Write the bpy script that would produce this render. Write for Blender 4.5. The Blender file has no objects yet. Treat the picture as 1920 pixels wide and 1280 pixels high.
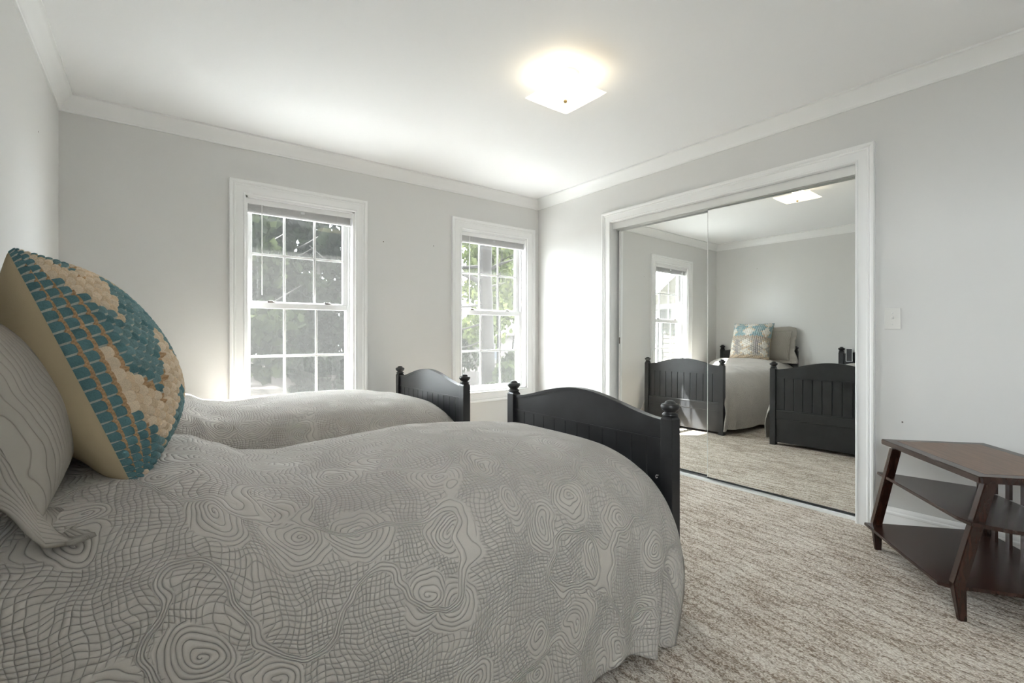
import bpy, bmesh, math, random
from mathutils import Vector, Matrix, Euler, noise
random.seed(7)
PI = math.pi
S = bpy.context.scene
C = S.collection

# ------------------------------------------------------------------ room constants (metres)
XL, XR, YB, YF, ZC = -0.4273, 3.1723, 3.7238, -0.95, 2.44
# ------------------------------------------------------------------ camera
cam_d = bpy.data.cameras.new('camera')
cam_d.sensor_width = 36.0
cam_d.lens = 886.5 / 1920 * 36.0
cam_d.shift_y = -(640 - 626.8) / 1920
cam_d.clip_start = 0.02
cam_d.clip_end = 300
cam = bpy.data.objects.new('camera', cam_d)
cam.location = (0, 0, 1.0656)
cam.rotation_euler = (PI / 2, 0, -math.radians(37.2567))
C.objects.link(cam)
S.camera = cam
# ------------------------------------------------------------------ view and sampling helpers
S.view_settings.view_transform = 'Standard'
S.view_settings.look = 'None'
S.view_settings.gamma = 1.0
S.view_settings.use_curve_mapping = False
S.view_settings.exposure = 1.05
try:
    S.cycles.max_bounces = 16
    S.cycles.diffuse_bounces = 8
    S.cycles.glossy_bounces = 6
    S.cycles.transparent_max_bounces = 40
    S.cycles.sample_clamp_indirect = 6.0
    S.cycles.use_denoising = True
except Exception:
    pass
# ------------------------------------------------------------------ sky
world = bpy.data.worlds.new('sky')
S.world = world
world.use_nodes = True
bg = world.node_tree.nodes['Background']
bg.inputs['Color'].default_value = (0.88, 0.94, 1.0, 1)
bg.inputs['Strength'].default_value = 20.0
# ------------------------------------------------------------------ sun
SUN = Vector((-1.0, -0.91, -1.45)).normalized()
sd = bpy.data.lights.new('sun', 'SUN')
sd.energy = 70.0
sd.angle = math.radians(0.7)
sd.color = (1.0, 0.985, 0.97)
so = bpy.data.objects.new('sun', sd)
so.rotation_euler = SUN.to_track_quat('-Z', 'Y').to_euler()
so.location = (14, 14, 18)
C.objects.link(so)

# ================================================================== helpers
def link(name, me, parent=None, mat=None):
    o = bpy.data.objects.new(name, me)
    C.objects.link(o)
    if parent is not None:
        o.parent = parent
    if mat is not None:
        me.materials.append(mat)
    return o

def obj(name, bm, mat=None, parent=None, smooth=False, auto=None):
    me = bpy.data.meshes.new(name)
    bmesh.ops.recalc_face_normals(bm, faces=bm.faces)
    bm.to_mesh(me)
    bm.free()
    if smooth:
        for p in me.polygons:
            p.use_smooth = True
    if auto is not None:
        for p in me.polygons:
            p.use_smooth = True
        me.set_sharp_from_angle(angle=math.radians(auto))
    return link(name, me, parent, mat)

def empty(name, loc=(0, 0, 0), rz=0.0):
    o = bpy.data.objects.new(name, None)
    o.empty_display_size = 0.1
    o.location = loc
    o.rotation_euler = (0, 0, rz)
    C.objects.link(o)
    return o

def tag(o, label=None, cat=None, group=None, kind=None):
    if label: o['label'] = label
    if cat: o['category'] = cat
    if group: o['group'] = group
    if kind: o['kind'] = kind
    return o

def box(bm, x0, x1, y0, y1, z0, z1, bev=0.0):
    r = bmesh.ops.create_cube(bm, size=1.0)
    vs = r['verts']
    for v in vs:
        v.co = Vector(((x0 + x1) / 2 + v.co.x * (x1 - x0), (y0 + y1) / 2 + v.co.y * (y1 - y0), (z0 + z1) / 2 + v.co.z * (z1 - z0)))
    if bev > 0:
        es = list({e for v in vs for e in v.link_edges})
        bmesh.ops.bevel(bm, geom=es, offset=bev, segments=2, affect='EDGES', profile=0.6)
    return vs

def nb():
    return bmesh.new()

def tube(bm, pts, rad, seg=8, cap=True):
    """a tube through pts; rad a number or one per point"""
    n = len(pts)
    pts = [Vector(p) for p in pts]
    rings = []
    up = Vector((0.13, 0.21, 0.97)).normalized()
    for i, p in enumerate(pts):
        t = (pts[min(i + 1, n - 1)] - pts[max(i - 1, 0)])
        if t.length < 1e-9: t = Vector((0, 0, 1))
        t.normalize()
        a = t.cross(up)
        if a.length < 0.05: a = t.cross(Vector((1, 0, 0)))
        a.normalize()
        b = t.cross(a)
        r = rad[i] if isinstance(rad, (list, tuple)) else rad
        rings.append([bm.verts.new(p + (a * math.cos(2 * PI * k / seg) + b * math.sin(2 * PI * k / seg)) * r) for k in range(seg)])
    for i in range(n - 1):
        for k in range(seg):
            bm.faces.new((rings[i][k], rings[i][(k + 1) % seg], rings[i + 1][(k + 1) % seg], rings[i + 1][k]))
    if cap:
        bm.faces.new(rings[0][::-1])
        bm.faces.new(rings[-1])

def lathe(bm, prof, cx, cy, z0, seg=24):
    rings = []
    for r, z in prof:
        if r < 1e-6:
            rings.append([bm.verts.new((cx, cy, z0 + z))])
        else:
            rings.append([bm.verts.new((cx + r * math.cos(2 * PI * k / seg), cy + r * math.sin(2 * PI * k / seg), z0 + z)) for k in range(seg)])
    for a, b in zip(rings[:-1], rings[1:]):
        for k in range(seg):
            k2 = (k + 1) % seg
            if len(a) == 1 and len(b) == 1: continue
            if len(a) == 1: bm.faces.new((a[0], b[k2], b[k]))
            elif len(b) == 1: bm.faces.new((a[k], a[k2], b[0]))
            else: bm.faces.new((a[k], a[k2], b[k2], b[k]))

def extrude_poly(bm, pts, fn, d0, d1):
    """closed polygon pts (a,b); fn(a,b,d)->3D; extruded from d0 to d1"""
    A = [bm.verts.new(fn(a, b, d0)) for a, b in pts]
    B = [bm.verts.new(fn(a, b, d1)) for a, b in pts]
    n = len(pts)
    bm.faces.new(A)
    bm.faces.new(B[::-1])
    for i in range(n):
        bm.faces.new((A[i], B[i], B[(i + 1) % n], A[(i + 1) % n]))

def frame_sweep(bm, a0, a1, b0, b1, prof, fn, closed=True):
    """mitred moulding round a rectangle; prof = closed list of (w outward, depth)"""
    loops = []
    for w, d in prof:
        if closed:
            cs = [(a0 - w, b0 - w), (a1 + w, b0 - w), (a1 + w, b1 + w), (a0 - w, b1 + w)]
        else:
            cs = [(a0 - w, b0), (a0 - w, b1 + w), (a1 + w, b1 + w), (a1 + w, b0)]
        loops.append([bm.verts.new(fn(a, b, d)) for a, b in cs])
    m = len(prof)
    segs = 4 if closed else 3
    for i in range(m):
        j = (i + 1) % m
        for k in range(segs):
            k2 = (k + 1) % 4
            bm.faces.new((loops[i][k], loops[i][k2], loops[j][k2], loops[j][k]))
    if not closed:
        bm.faces.new([l[0] for l in loops])
        bm.faces.new([l[3] for l in loops][::-1])

def lerp(a, b, t): return a + (b - a) * t
def smooth(t):
    t = max(0.0, min(1.0, t)); return t * t * (3 - 2 * t)
def interp(tab, x):
    if x <= tab[0][0]: return tab[0][1]
    for (x0, y0), (x1, y1) in zip(tab[:-1], tab[1:]):
        if x <= x1: return lerp(y0, y1, smooth((x - x0) / (x1 - x0)) * 0.6 + 0.4 * (x - x0) / (x1 - x0))
    return tab[-1][1]
def spline(pts, n):
    out = []
    m = len(pts)
    for i in range(n):
        f = i / (n - 1) * (m - 1)
        k = min(int(f), m - 2); t = f - k
        p0, p1, p2, p3 = pts[max(k - 1, 0)], pts[k], pts[k + 1], pts[min(k + 2, m - 1)]
        out.append(tuple(0.5 * (2 * p1[c] + (p2[c] - p0[c]) * t + (2 * p0[c] - 5 * p1[c] + 4 * p2[c] - p3[c]) * t * t + (3 * p1[c] - p0[c] - 3 * p2[c] + p3[c]) * t ** 3) for c in range(len(p1))))
    return out

# ================================================================== materials
def mat(name):
    m = bpy.data.materials.new(name)
    m.use_nodes = True
    nt = m.node_tree
    return m, nt, nt.nodes['Principled BSDF'], nt.nodes['Material Output']
def N(nt, t, **kw):
    n = nt.nodes.new(t)
    for k, v in kw.items():
        setattr(n, k, v)
    return n
def L(nt, a, b): nt.links.new(a, b)
def math_n(nt, op, a, b=None, clamp=False):
    n = N(nt, 'ShaderNodeMath', operation=op)
    n.use_clamp = clamp
    for i, x in enumerate((a, b)):
        if x is None: continue
        if isinstance(x, (int, float)): n.inputs[i].default_value = x
        else: L(nt, x, n.inputs[i])
    return n.outputs[0]
def ramp(nt, fac, stops):
    n = N(nt, 'ShaderNodeValToRGB')
    e = n.color_ramp.elements
    while len(e) > 1: e.remove(e[-1])
    e[0].position = stops[0][0]; e[0].color = (*stops[0][1], 1)
    for p, c in stops[1:]:
        x = e.new(p); x.color = (*c, 1)
    L(nt, fac, n.inputs[0])
    return n.outputs[0]
def paint(name, col, rough=0.5, bump=0.0, scale=300.0, var=0.0, spec=0.5):
    m, nt, b, o = mat(name)
    b.inputs['Base Color'].default_value = (*col, 1)
    b.inputs['Roughness'].default_value = rough
    b.inputs['Specular IOR Level'].default_value = spec
    tc = N(nt, 'ShaderNodeTexCoord')
    if bump > 0:
        n = N(nt, 'ShaderNodeTexNoise'); n.inputs['Scale'].default_value = scale; n.inputs['Detail'].default_value = 3
        L(nt, tc.outputs['Object'], n.inputs['Vector'])
        bp = N(nt, 'ShaderNodeBump'); bp.inputs['Strength'].default_value = bump; bp.inputs['Distance'].default_value = 0.002
        L(nt, n.outputs['Fac'], bp.inputs['Height']); L(nt, bp.outputs['Normal'], b.inputs['Normal'])
    if var > 0:
        n = N(nt, 'ShaderNodeTexNoise'); n.inputs['Scale'].default_value = 3.0; n.inputs['Detail'].default_value = 4
        L(nt, tc.outputs['Object'], n.inputs['Vector'])
        L(nt, ramp(nt, n.outputs['Fac'], [(0.3, tuple(c * (1 - var) for c in col)), (0.7, tuple(min(1, c * (1 + var)) for c in col))]), b.inputs['Base Color'])
    return m

M_wall = paint('wall_paint', (0.66, 0.655, 0.64), 0.6, 0.08, 160)
M_ceil = paint('ceiling_paint', (0.86, 0.86, 0.86), 0.75, 0.06, 120)
M_trim = paint('white_trim_paint', (0.82, 0.82, 0.81), 0.35, 0.02, 60)
M_vinyl = paint('white_window_vinyl', (0.80, 0.80, 0.795), 0.4)
M_blind = paint('blind_white', (0.72, 0.71, 0.70), 0.45)
M_dark_gap = paint('dark_rubber', (0.02, 0.02, 0.02), 0.7)
M_bronze = paint('bronze_latch', (0.10, 0.085, 0.07), 0.4)
M_track = paint('grey_metal_track', (0.70, 0.70, 0.68), 0.35)
M_plate = paint('switch_plastic', (0.70, 0.69, 0.66), 0.4)

def m_black():
    m, nt, b, o = mat('black_satin_paint')
    tc = N(nt, 'ShaderNodeTexCoord')
    n = N(nt, 'ShaderNodeTexNoise'); n.inputs['Scale'].default_value = 9; n.inputs['Detail'].default_value = 8
    L(nt, tc.outputs['Object'], n.inputs['Vector'])
    L(nt, ramp(nt, n.outputs['Fac'], [(0.35, (0.010, 0.0102, 0.0112)), (0.7, (0.017, 0.0175, 0.019))]), b.inputs['Base Color'])
    r = math_n(nt, 'MULTIPLY_ADD', n.outputs['Fac'], 0.25)
    r.node.inputs[2].default_value = 0.24
    L(nt, r, b.inputs['Roughness'])
    b.inputs['Specular IOR Level'].default_value = 0.55
    return m
M_black = m_black()

def m_wood():
    m, nt, b, o = mat('dark_brown_wood')
    tc = N(nt, 'ShaderNodeTexCoord')
    mp = N(nt, 'ShaderNodeMapping'); mp.inputs['Scale'].default_value = (3.0, 28, 6)
    L(nt, tc.outputs['Object'], mp.inputs['Vector'])
    n = N(nt, 'ShaderNodeTexNoise'); n.inputs['Scale'].default_value = 2.2; n.inputs['Detail'].default_value = 7; n.inputs['Distortion'].default_value = 0.6
    L(nt, mp.outputs['Vector'], n.inputs['Vector'])
    L(nt, ramp(nt, n.outputs['Fac'], [(0.3, (0.021, 0.0085, 0.006)), (0.55, (0.030, 0.012, 0.0082)), (0.75, (0.039, 0.0155, 0.0105))]), b.inputs['Base Color'])
    b.inputs['Roughness'].default_value = 0.26
    bp = N(nt, 'ShaderNodeBump'); bp.inputs['Strength'].default_value = 0.12; bp.inputs['Distance'].default_value = 0.001
    L(nt, n.outputs['Fac'], bp.inputs['Height']); L(nt, bp.outputs['Normal'], b.inputs['Normal'])
    return m
M_wood = m_wood()
def m_woodtop():
    m, nt, b, o = mat('medium_brown_wood')
    tc = N(nt, 'ShaderNodeTexCoord')
    mp = N(nt, 'ShaderNodeMapping'); mp.inputs['Scale'].default_value = (3.0, 34, 20)
    L(nt, tc.outputs['Object'], mp.inputs['Vector'])
    n = N(nt, 'ShaderNodeTexNoise'); n.inputs['Scale'].default_value = 2.0; n.inputs['Detail'].default_value = 8; n.inputs['Distortion'].default_value = 0.5
    L(nt, mp.outputs['Vector'], n.inputs['Vector'])
    L(nt, ramp(nt, n.outputs['Fac'], [(0.3, (0.095, 0.050, 0.029)), (0.7, (0.165, 0.092, 0.055))]), b.inputs['Base Color'])
    b.inputs['Roughness'].default_value = 0.38
    return m
M_woodtop = m_woodtop()

def m_carpet():
    m, nt, b, o = mat('beige_loop_carpet')
    tc = N(nt, 'ShaderNodeTexCoord')
    # wavy rows of loops running down the room
    mp = N(nt, 'ShaderNodeMapping'); mp.inputs['Scale'].default_value = (34, 7.5, 1); mp.inputs['Rotation'].default_value = (0, 0, 0.12)
    L(nt, tc.outputs['Object'], mp.inputs['Vector'])
    rows = N(nt, 'ShaderNodeTexNoise'); rows.inputs['Scale'].default_value = 1.0; rows.inputs['Detail'].default_value = 2.0; rows.inputs['Distortion'].default_value = 0.8
    L(nt, mp.outputs['Vector'], rows.inputs['Vector'])
    mp2 = N(nt, 'ShaderNodeMapping'); mp2.inputs['Scale'].default_value = (230, 170, 1)
    L(nt, tc.outputs['Object'], mp2.inputs['Vector'])
    loops = N(nt, 'ShaderNodeTexVoronoi'); loops.inputs['Scale'].default_value = 1.0
    L(nt, mp2.outputs['Vector'], loops.inputs['Vector'])
    mp3 = N(nt, 'ShaderNodeMapping'); mp3.inputs['Scale'].default_value = (13, 7.0, 1); mp3.inputs['Rotation'].default_value = (0, 0, 0.12)
    L(nt, tc.outputs['Object'], mp3.inputs['Vector'])
    lens = N(nt, 'ShaderNodeTexVoronoi'); lens.inputs['Scale'].default_value = 1.0
    L(nt, mp3.outputs['Vector'], lens.inputs['Vector'])
    big = N(nt, 'ShaderNodeTexNoise'); big.inputs['Scale'].default_value = 1.6; big.inputs['Detail'].default_value = 3
    L(nt, tc.outputs['Object'], big.inputs['Vector'])
    wv = N(nt, 'ShaderNodeTexWave'); wv.wave_type = 'BANDS'; wv.bands_direction = 'X'; wv.inputs['Scale'].default_value = 6.5; wv.inputs['Distortion'].default_value = 7.0; wv.inputs['Detail'].default_value = 2.5; wv.inputs['Detail Scale'].default_value = 1.6
    mp4 = N(nt, 'ShaderNodeMapping'); mp4.inputs['Scale'].default_value = (1, 0.8, 1); mp4.inputs['Rotation'].default_value = (0, 0, 0.12)
    L(nt, tc.outputs['Object'], mp4.inputs['Vector']); L(nt, mp4.outputs['Vector'], wv.inputs['Vector'])
    ridge = math_n(nt, 'POWER', wv.outputs['Fac'], 5.0)
    f = math_n(nt, 'SUBTRACT', math_n(nt, 'MULTIPLY', rows.outputs['Fac'], 0.26), math_n(nt, 'MULTIPLY', ridge, 0.15))
    f = math_n(nt, 'ADD', f, 0.245)
    sp = math_n(nt, 'MULTIPLY', N_col_val(nt, loops), 0.42)
    f = math_n(nt, 'ADD', f, sp)
    f = math_n(nt, 'SUBTRACT', f, math_n(nt, 'MULTIPLY', math_n(nt, 'SUBTRACT', lens.outputs['Distance'], 0.35), 0.22))
    f = math_n(nt, 'ADD', f, math_n(nt, 'MULTIPLY', math_n(nt, 'SUBTRACT', big.outputs['Fac'], 0.5), 0.16))
    col = ramp(nt, f, [(0.30, (0.26, 0.205, 0.155)), (0.50, (0.52, 0.455, 0.385)), (0.70, (0.69, 0.635, 0.56)), (0.92, (0.80, 0.76, 0.695))])
    L(nt, col, b.inputs['Base Color'])
    b.inputs['Roughness'].default_value = 0.95
    b.inputs['Specular IOR Level'].default_value = 0.1
    h = math_n(nt, 'ADD', math_n(nt, 'SUBTRACT', math_n(nt, 'MULTIPLY', rows.outputs['Fac'], 1.2), math_n(nt, 'MULTIPLY', ridge, 0.9)), math_n(nt, 'MULTIPLY', loops.outputs['Distance'], -0.8))
    bp = N(nt, 'ShaderNodeBump'); bp.inputs['Strength'].default_value = 0.75; bp.inputs['Distance'].default_value = 0.006
    L(nt, h, bp.inputs['Height']); L(nt, bp.outputs['Normal'], b.inputs['Normal'])
    return m
def N_col_val(nt, vor):
    s = N(nt, 'ShaderNodeSeparateColor'); L(nt, vor.outputs['Color'], s.inputs[0]); return s.outputs[0]
M_carpet = m_carpet()

def quilt(name, col, swirl=True):
    """matelasse: small stitched squares with spiral motifs, uv in metres"""
    m, nt, b, o = mat(name)
    uv = N(nt, 'ShaderNodeUVMap'); uv.uv_map = 'uv'
    nz = N(nt, 'ShaderNodeTexNoise'); nz.inputs['Scale'].default_value = 6; nz.inputs['Detail'].default_value = 2
    L(nt, uv.outputs[0], nz.inputs['Vector'])
    sub = N(nt, 'ShaderNodeVectorMath', operation='SUBTRACT'); L(nt, nz.outputs['Color'], sub.inputs[0]); sub.inputs[1].default_value = (0.5, 0.5, 0.5)
    sc = N(nt, 'ShaderNodeVectorMath', operation='SCALE'); L(nt, sub.outputs[0], sc.inputs[0]); sc.inputs['Scale'].default_value = 0.13
    ad = N(nt, 'ShaderNodeVectorMath', operation='ADD'); L(nt, uv.outputs[0], ad.inputs[0]); L(nt, sc.outputs[0], ad.inputs[1])
    sx = N(nt, 'ShaderNodeSeparateXYZ'); L(nt, ad.outputs[0], sx.inputs[0])
    def line(v, pitch):
        s = math_n(nt, 'SINE', math_n(nt, 'MULTIPLY', v, PI / pitch))
        return math_n(nt, 'POWER', math_n(nt, 'ABSOLUTE', s), 0.45)
    gx, gy = line(sx.outputs[0], 0.0125), line(sx.outputs[1], 0.0105)
    grid = math_n(nt, 'MULTIPLY', gx, gy)
    # spirals round scattered centres
    mp = N(nt, 'ShaderNodeMapping'); mp.inputs['Scale'].default_value = (5.2, 5.2, 1)
    L(nt, ad.outputs[0], mp.inputs['Vector'])
    vo = N(nt, 'ShaderNodeTexVoronoi'); vo.voronoi_dimensions = '2D'; vo.inputs['Scale'].default_value = 1.0; vo.inputs['Randomness'].default_value = 0.85
    L(nt, mp.outputs[0], vo.inputs['Vector'])
    dv = N(nt, 'ShaderNodeVectorMath', operation='SUBTRACT'); L(nt, mp.outputs[0], dv.inputs[0]); L(nt, vo.outputs['Position'], dv.inputs[1])
    ds = N(nt, 'ShaderNodeSeparateXYZ'); L(nt, dv.outputs[0], ds.inputs[0])
    ang = math_n(nt, 'ARCTAN2', ds.outputs[1], ds.outputs[0])
    ph = math_n(nt, 'ADD', math_n(nt, 'MULTIPLY', vo.outputs['Distance'], PI / (0.0115 * 5.2)), math_n(nt, 'MULTIPLY', ang, 0.5))
    sp = math_n(nt, 'POWER', math_n(nt, 'ABSOLUTE', math_n(nt, 'SINE', ph)), 0.5)
    n2 = N(nt, 'ShaderNodeTexNoise'); n2.inputs['Scale'].default_value = 5.0; n2.inputs['Detail'].default_value = 1
    L(nt, uv.outputs[0], n2.inputs['Vector'])
    edge = math_n(nt, 'SUBTRACT', math_n(nt, 'ADD', math_n(nt, 'MULTIPLY', n2.outputs['Fac'], 0.80), -0.04), vo.outputs['Distance'])
    mk = math_n(nt, 'MULTIPLY', edge, 30.0, clamp=True)
    mix = N(nt, 'ShaderNodeMix', data_type='FLOAT'); L(nt, mk, mix.inputs[0]); L(nt, grid, mix.inputs[2]); L(nt, sp, mix.inputs[3])
    n3 = N(nt, 'ShaderNodeTexNoise'); n3.inputs['Scale'].default_value = 3.1; n3.inputs['Detail'].default_value = 0.6
    L(nt, ad.outputs[0], n3.inputs['Vector'])
    dev = math_n(nt, 'ABSOLUTE', math_n(nt, 'SUBTRACT', n3.outputs['Fac'], 0.5))
    rib = math_n(nt, 'POWER', math_n(nt, 'ABSOLUTE', math_n(nt, 'SINE', math_n(nt, 'MULTIPLY', dev, 300.0))), 0.5)
    rmk = math_n(nt, 'MULTIPLY', math_n(nt, 'SUBTRACT', 0.017, dev), 300.0, clamp=True)
    mix2 = N(nt, 'ShaderNodeMix', data_type='FLOAT'); L(nt, rmk, mix2.inputs[0]); L(nt, mix.outputs[0], mix2.inputs[2]); L(nt, rib, mix2.inputs[3])
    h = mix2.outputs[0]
    fz = N(nt, 'ShaderNodeTexNoise'); fz.inputs['Scale'].default_value = 260; fz.inputs['Detail'].default_value = 2
    L(nt, uv.outputs[0], fz.inputs['Vector'])
    hh = math_n(nt, 'ADD', h, math_n(nt, 'MULTIPLY', fz.outputs['Fac'], 0.12))
    bp = N(nt, 'ShaderNodeBump'); bp.inputs['Strength'].default_value = 1.0; bp.inputs['Distance'].default_value = 0.0042
    L(nt, hh, bp.inputs['Height']); L(nt, bp.outputs['Normal'], b.inputs['Normal'])
    # stitch-groove shade put into the base colour, darker in the seams
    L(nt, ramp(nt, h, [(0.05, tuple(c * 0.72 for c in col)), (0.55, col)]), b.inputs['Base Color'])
    b.inputs['Roughness'].default_value = 0.85
    b.inputs['Specular IOR Level'].default_value = 0.15
    b.inputs['Sheen Weight'].default_value = 0.25
    b.inputs['Sheen Roughness'].default_value = 0.5
    return m
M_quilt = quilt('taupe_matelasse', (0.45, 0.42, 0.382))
def m_sham():
    m, nt, b, o = mat('taupe_channel_quilting')
    uv = N(nt, 'ShaderNodeUVMap'); uv.uv_map = 'uv'
    nz = N(nt, 'ShaderNodeTexNoise'); nz.inputs['Scale'].default_value = 5; nz.inputs['Detail'].default_value = 1.5
    L(nt, uv.outputs[0], nz.inputs['Vector'])
    sx = N(nt, 'ShaderNodeSeparateXYZ'); L(nt, uv.outputs[0], sx.inputs[0])
    v = math_n(nt, 'ADD', sx.outputs[0], math_n(nt, 'MULTIPLY', nz.outputs['Fac'], 0.13))
    s = math_n(nt, 'POWER', math_n(nt, 'ABSOLUTE', math_n(nt, 'SINE', math_n(nt, 'MULTIPLY', v, PI / 0.015))), 0.45)
    fz = N(nt, 'ShaderNodeTexNoise'); fz.inputs['Scale'].default_value = 260
    L(nt, uv.outputs[0], fz.inputs['Vector'])
    bp = N(nt, 'ShaderNodeBump'); bp.inputs['Strength'].default_value = 0.7; bp.inputs['Distance'].default_value = 0.004
    L(nt, math_n(nt, 'ADD', s, math_n(nt, 'MULTIPLY', fz.outputs['Fac'], 0.1)), bp.inputs['Height']); L(nt, bp.outputs['Normal'], b.inputs['Normal'])
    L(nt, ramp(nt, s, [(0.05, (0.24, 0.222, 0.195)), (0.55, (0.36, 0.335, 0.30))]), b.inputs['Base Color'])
    b.inputs['Roughness'].default_value = 0.85
    b.inputs['Specular IOR Level'].default_value = 0.15
    return m
M_sham = m_sham()
M_canvas = paint('tan_canvas', (0.37, 0.30, 0.195), 0.85, 0.25, 700, 0.06, spec=0.15)
def m_vcol():
    m, nt, b, o = mat('woven_yarn')
    a = N(nt, 'ShaderNodeVertexColor'); a.layer_name = 'Col'
    tc = N(nt, 'ShaderNodeTexCoord')
    n = N(nt, 'ShaderNodeTexNoise'); n.inputs['Scale'].default_value = 420; n.inputs['Detail'].default_value = 2
    L(nt, tc.outputs['Object'], n.inputs['Vector'])
    mx = N(nt, 'ShaderNodeMix', data_type='RGBA', blend_type='MULTIPLY'); mx.inputs[0].default_value = 0.55
    L(nt, a.outputs['Color'], mx.inputs[6])
    L(nt, ramp(nt, n.outputs['Fac'], [(0.3, (0.6, 0.6, 0.6)), (0.65, (1, 1, 1))]), mx.inputs[7])
    L(nt, mx.outputs[2], b.inputs['Base Color'])
    bp = N(nt, 'ShaderNodeBump'); bp.inputs['Strength'].default_value = 0.5; bp.inputs['Distance'].default_value = 0.002
    L(nt, n.outputs['Fac'], bp.inputs['Height']); L(nt, bp.outputs['Normal'], b.inputs['Normal'])
    b.inputs['Roughness'].default_value = 0.8
    b.inputs['Specular IOR Level'].default_value = 0.2
    return m
M_woven = m_vcol()

def m_glass():
    m, nt, b, o = mat('window_glass')
    nt.nodes.remove(b)
    lw = N(nt, 'ShaderNodeLayerWeight'); lw.inputs['Blend'].default_value = 0.5
    fr = math_n(nt, 'MULTIPLY_ADD', math_n(nt, 'POWER', lw.outputs['Facing'], 5.0), 0.90)
    fr.node.inputs[2].default_value = 0.04
    tr = N(nt, 'ShaderNodeBsdfTransparent'); tr.inputs['Color'].default_value = (0.95, 0.96, 0.95, 1)
    gl = N(nt, 'ShaderNodeBsdfGlossy'); gl.inputs['Roughness'].default_value = 0.0
    mx = N(nt, 'ShaderNodeMixShader')
    L(nt, fr, mx.inputs[0]); L(nt, tr.outputs[0], mx.inputs[1]); L(nt, gl.outputs[0], mx.inputs[2]); L(nt, mx.outputs[0], o.inputs['Surface'])
    return m
M_glass = m_glass()
def m_screen():
    m, nt, b, o = mat('grey_insect_mesh')
    nt.nodes.remove(b)
    tr = N(nt, 'ShaderNodeBsdfTransparent')
    df = N(nt, 'ShaderNodeBsdfDiffuse'); df.inputs['Color'].default_value = (0.062, 0.062, 0.06, 1)
    tl = N(nt, 'ShaderNodeBsdfTranslucent'); tl.inputs['Color'].default_value = (0.062, 0.062, 0.06, 1)
    a = N(nt, 'ShaderNodeMixShader'); a.inputs[0].default_value = 0.6
    L(nt, df.outputs[0], a.inputs[1]); L(nt, tl.outputs[0], a.inputs[2])
    mx = N(nt, 'ShaderNodeMixShader'); mx.inputs[0].default_value = 0.16
    L(nt, tr.outputs[0], mx.inputs[1]); L(nt, a.outputs[0], mx.inputs[2]); L(nt, mx.outputs[0], o.inputs['Surface'])
    return m
M_screen = m_screen()
def m_mirror():
    m, nt, b, o = mat('mirror_silver')
    b.inputs['Base Color'].default_value = (0.90, 0.915, 0.90, 1)
    b.inputs['Metallic'].default_value = 1.0
    b.inputs['Roughness'].default_value = 0.0
    return m
M_mirror = m_mirror()
def emit(name, col, st):
    m, nt, b, o = mat(name)
    b.inputs['Base Color'].default_value = (0.8, 0.78, 0.7, 1)
    b.inputs['Emission Color'].default_value = (*col, 1)
    b.inputs['Emission Strength'].default_value = st
    return m
M_shade = emit('lit_glass_shade', (1.0, 0.86, 0.62), 0.85)
M_brass = paint('brass', (0.45, 0.33, 0.16), 0.35)
M_brass.node_tree.nodes['Principled BSDF'].inputs['Metallic'].default_value = 0.8

def leafy(name, c0, c1, tr=0.35):
    m, nt, b, o = mat(name)
    nt.nodes.remove(b)
    g = N(nt, 'ShaderNodeNewGeometry')
    col = ramp(nt, g.outputs['Random Per Island'], [(0.0, c0), (1.0, c1)])
    d = N(nt, 'ShaderNodeBsdfDiffuse'); t = N(nt, 'ShaderNodeBsdfTranslucent')
    L(nt, col, d.inputs[0]); L(nt, col, t.inputs[0])
    mx = N(nt, 'ShaderNodeMixShader'); mx.inputs[0].default_value = tr
    L(nt, d.outputs[0], mx.inputs[1]); L(nt, t.outputs[0], mx.inputs[2]); L(nt, mx.outputs[0], o.inputs['Surface'])
    return m
M_leaf_dark = leafy('dark_evergreen_leaf', (0.0012, 0.0018, 0.0010), (0.005, 0.007, 0.0035))
M_leaf_mid = leafy('mid_green_leaf', (0.004, 0.006, 0.0028), (0.018, 0.022, 0.010))
M_leaf_lime = leafy('spring_green_leaf', (0.018, 0.025, 0.007), (0.058, 0.066, 0.026), 0.5)
M_bark = paint('grey_brown_bark', (0.012, 0.0105, 0.0095), 0.9, 1.0, 12, 0.35, spec=0.1)
M_straw = paint('pine_straw', (0.010, 0.0072, 0.0058), 0.95, 1.0, 40, 0.45, spec=0.05)
M_bounce = paint('pale_bounce', (0.62, 0.615, 0.60), 0.8, 0.3, 30, 0.08, spec=0.2)  # for the added slabs that bounce daylight indoors
M_dirt = paint('shaded_forest_floor', (0.075, 0.06, 0.05), 0.95, 1.0, 20, 0.4, spec=0.05)
M_siding = paint('cream_lap_siding', (0.036, 0.0345, 0.030), 0.8, spec=0.03)
M_ext_white = paint('exterior_white', (0.05, 0.0495, 0.0475), 0.8, spec=0.03)
def m_shingle(name, c0, c1):
    m, nt, b, o = mat(name)
    tc = N(nt, 'ShaderNodeTexCoord')
    br = N(nt, 'ShaderNodeTexBrick')
    br.inputs['Color1'].default_value = (*c0, 1); br.inputs['Color2'].default_value = (*c1, 1); br.inputs['Mortar'].default_value = tuple(c * 0.55 for c in c0) + (1,)
    br.inputs['Scale'].default_value = 1.0; br.inputs['Brick Width'].default_value = 0.3; br.inputs['Row Height'].default_value = 0.13; br.inputs['Mortar Size'].default_value = 0.008
    uv = N(nt, 'ShaderNodeUVMap'); uv.uv_map = 'uv'
    L(nt, uv.outputs[0], br.inputs['Vector'])
    L(nt, br.outputs['Color'], b.inputs['Base Color'])
    b.inputs['Roughness'].default_value = 0.9
    b.inputs['Specular IOR Level'].default_value = 0.02
    return m
M_shingle = m_shingle('tan_shingle', (0.015, 0.014, 0.0115), (0.0115, 0.0107, 0.0089))
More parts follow.
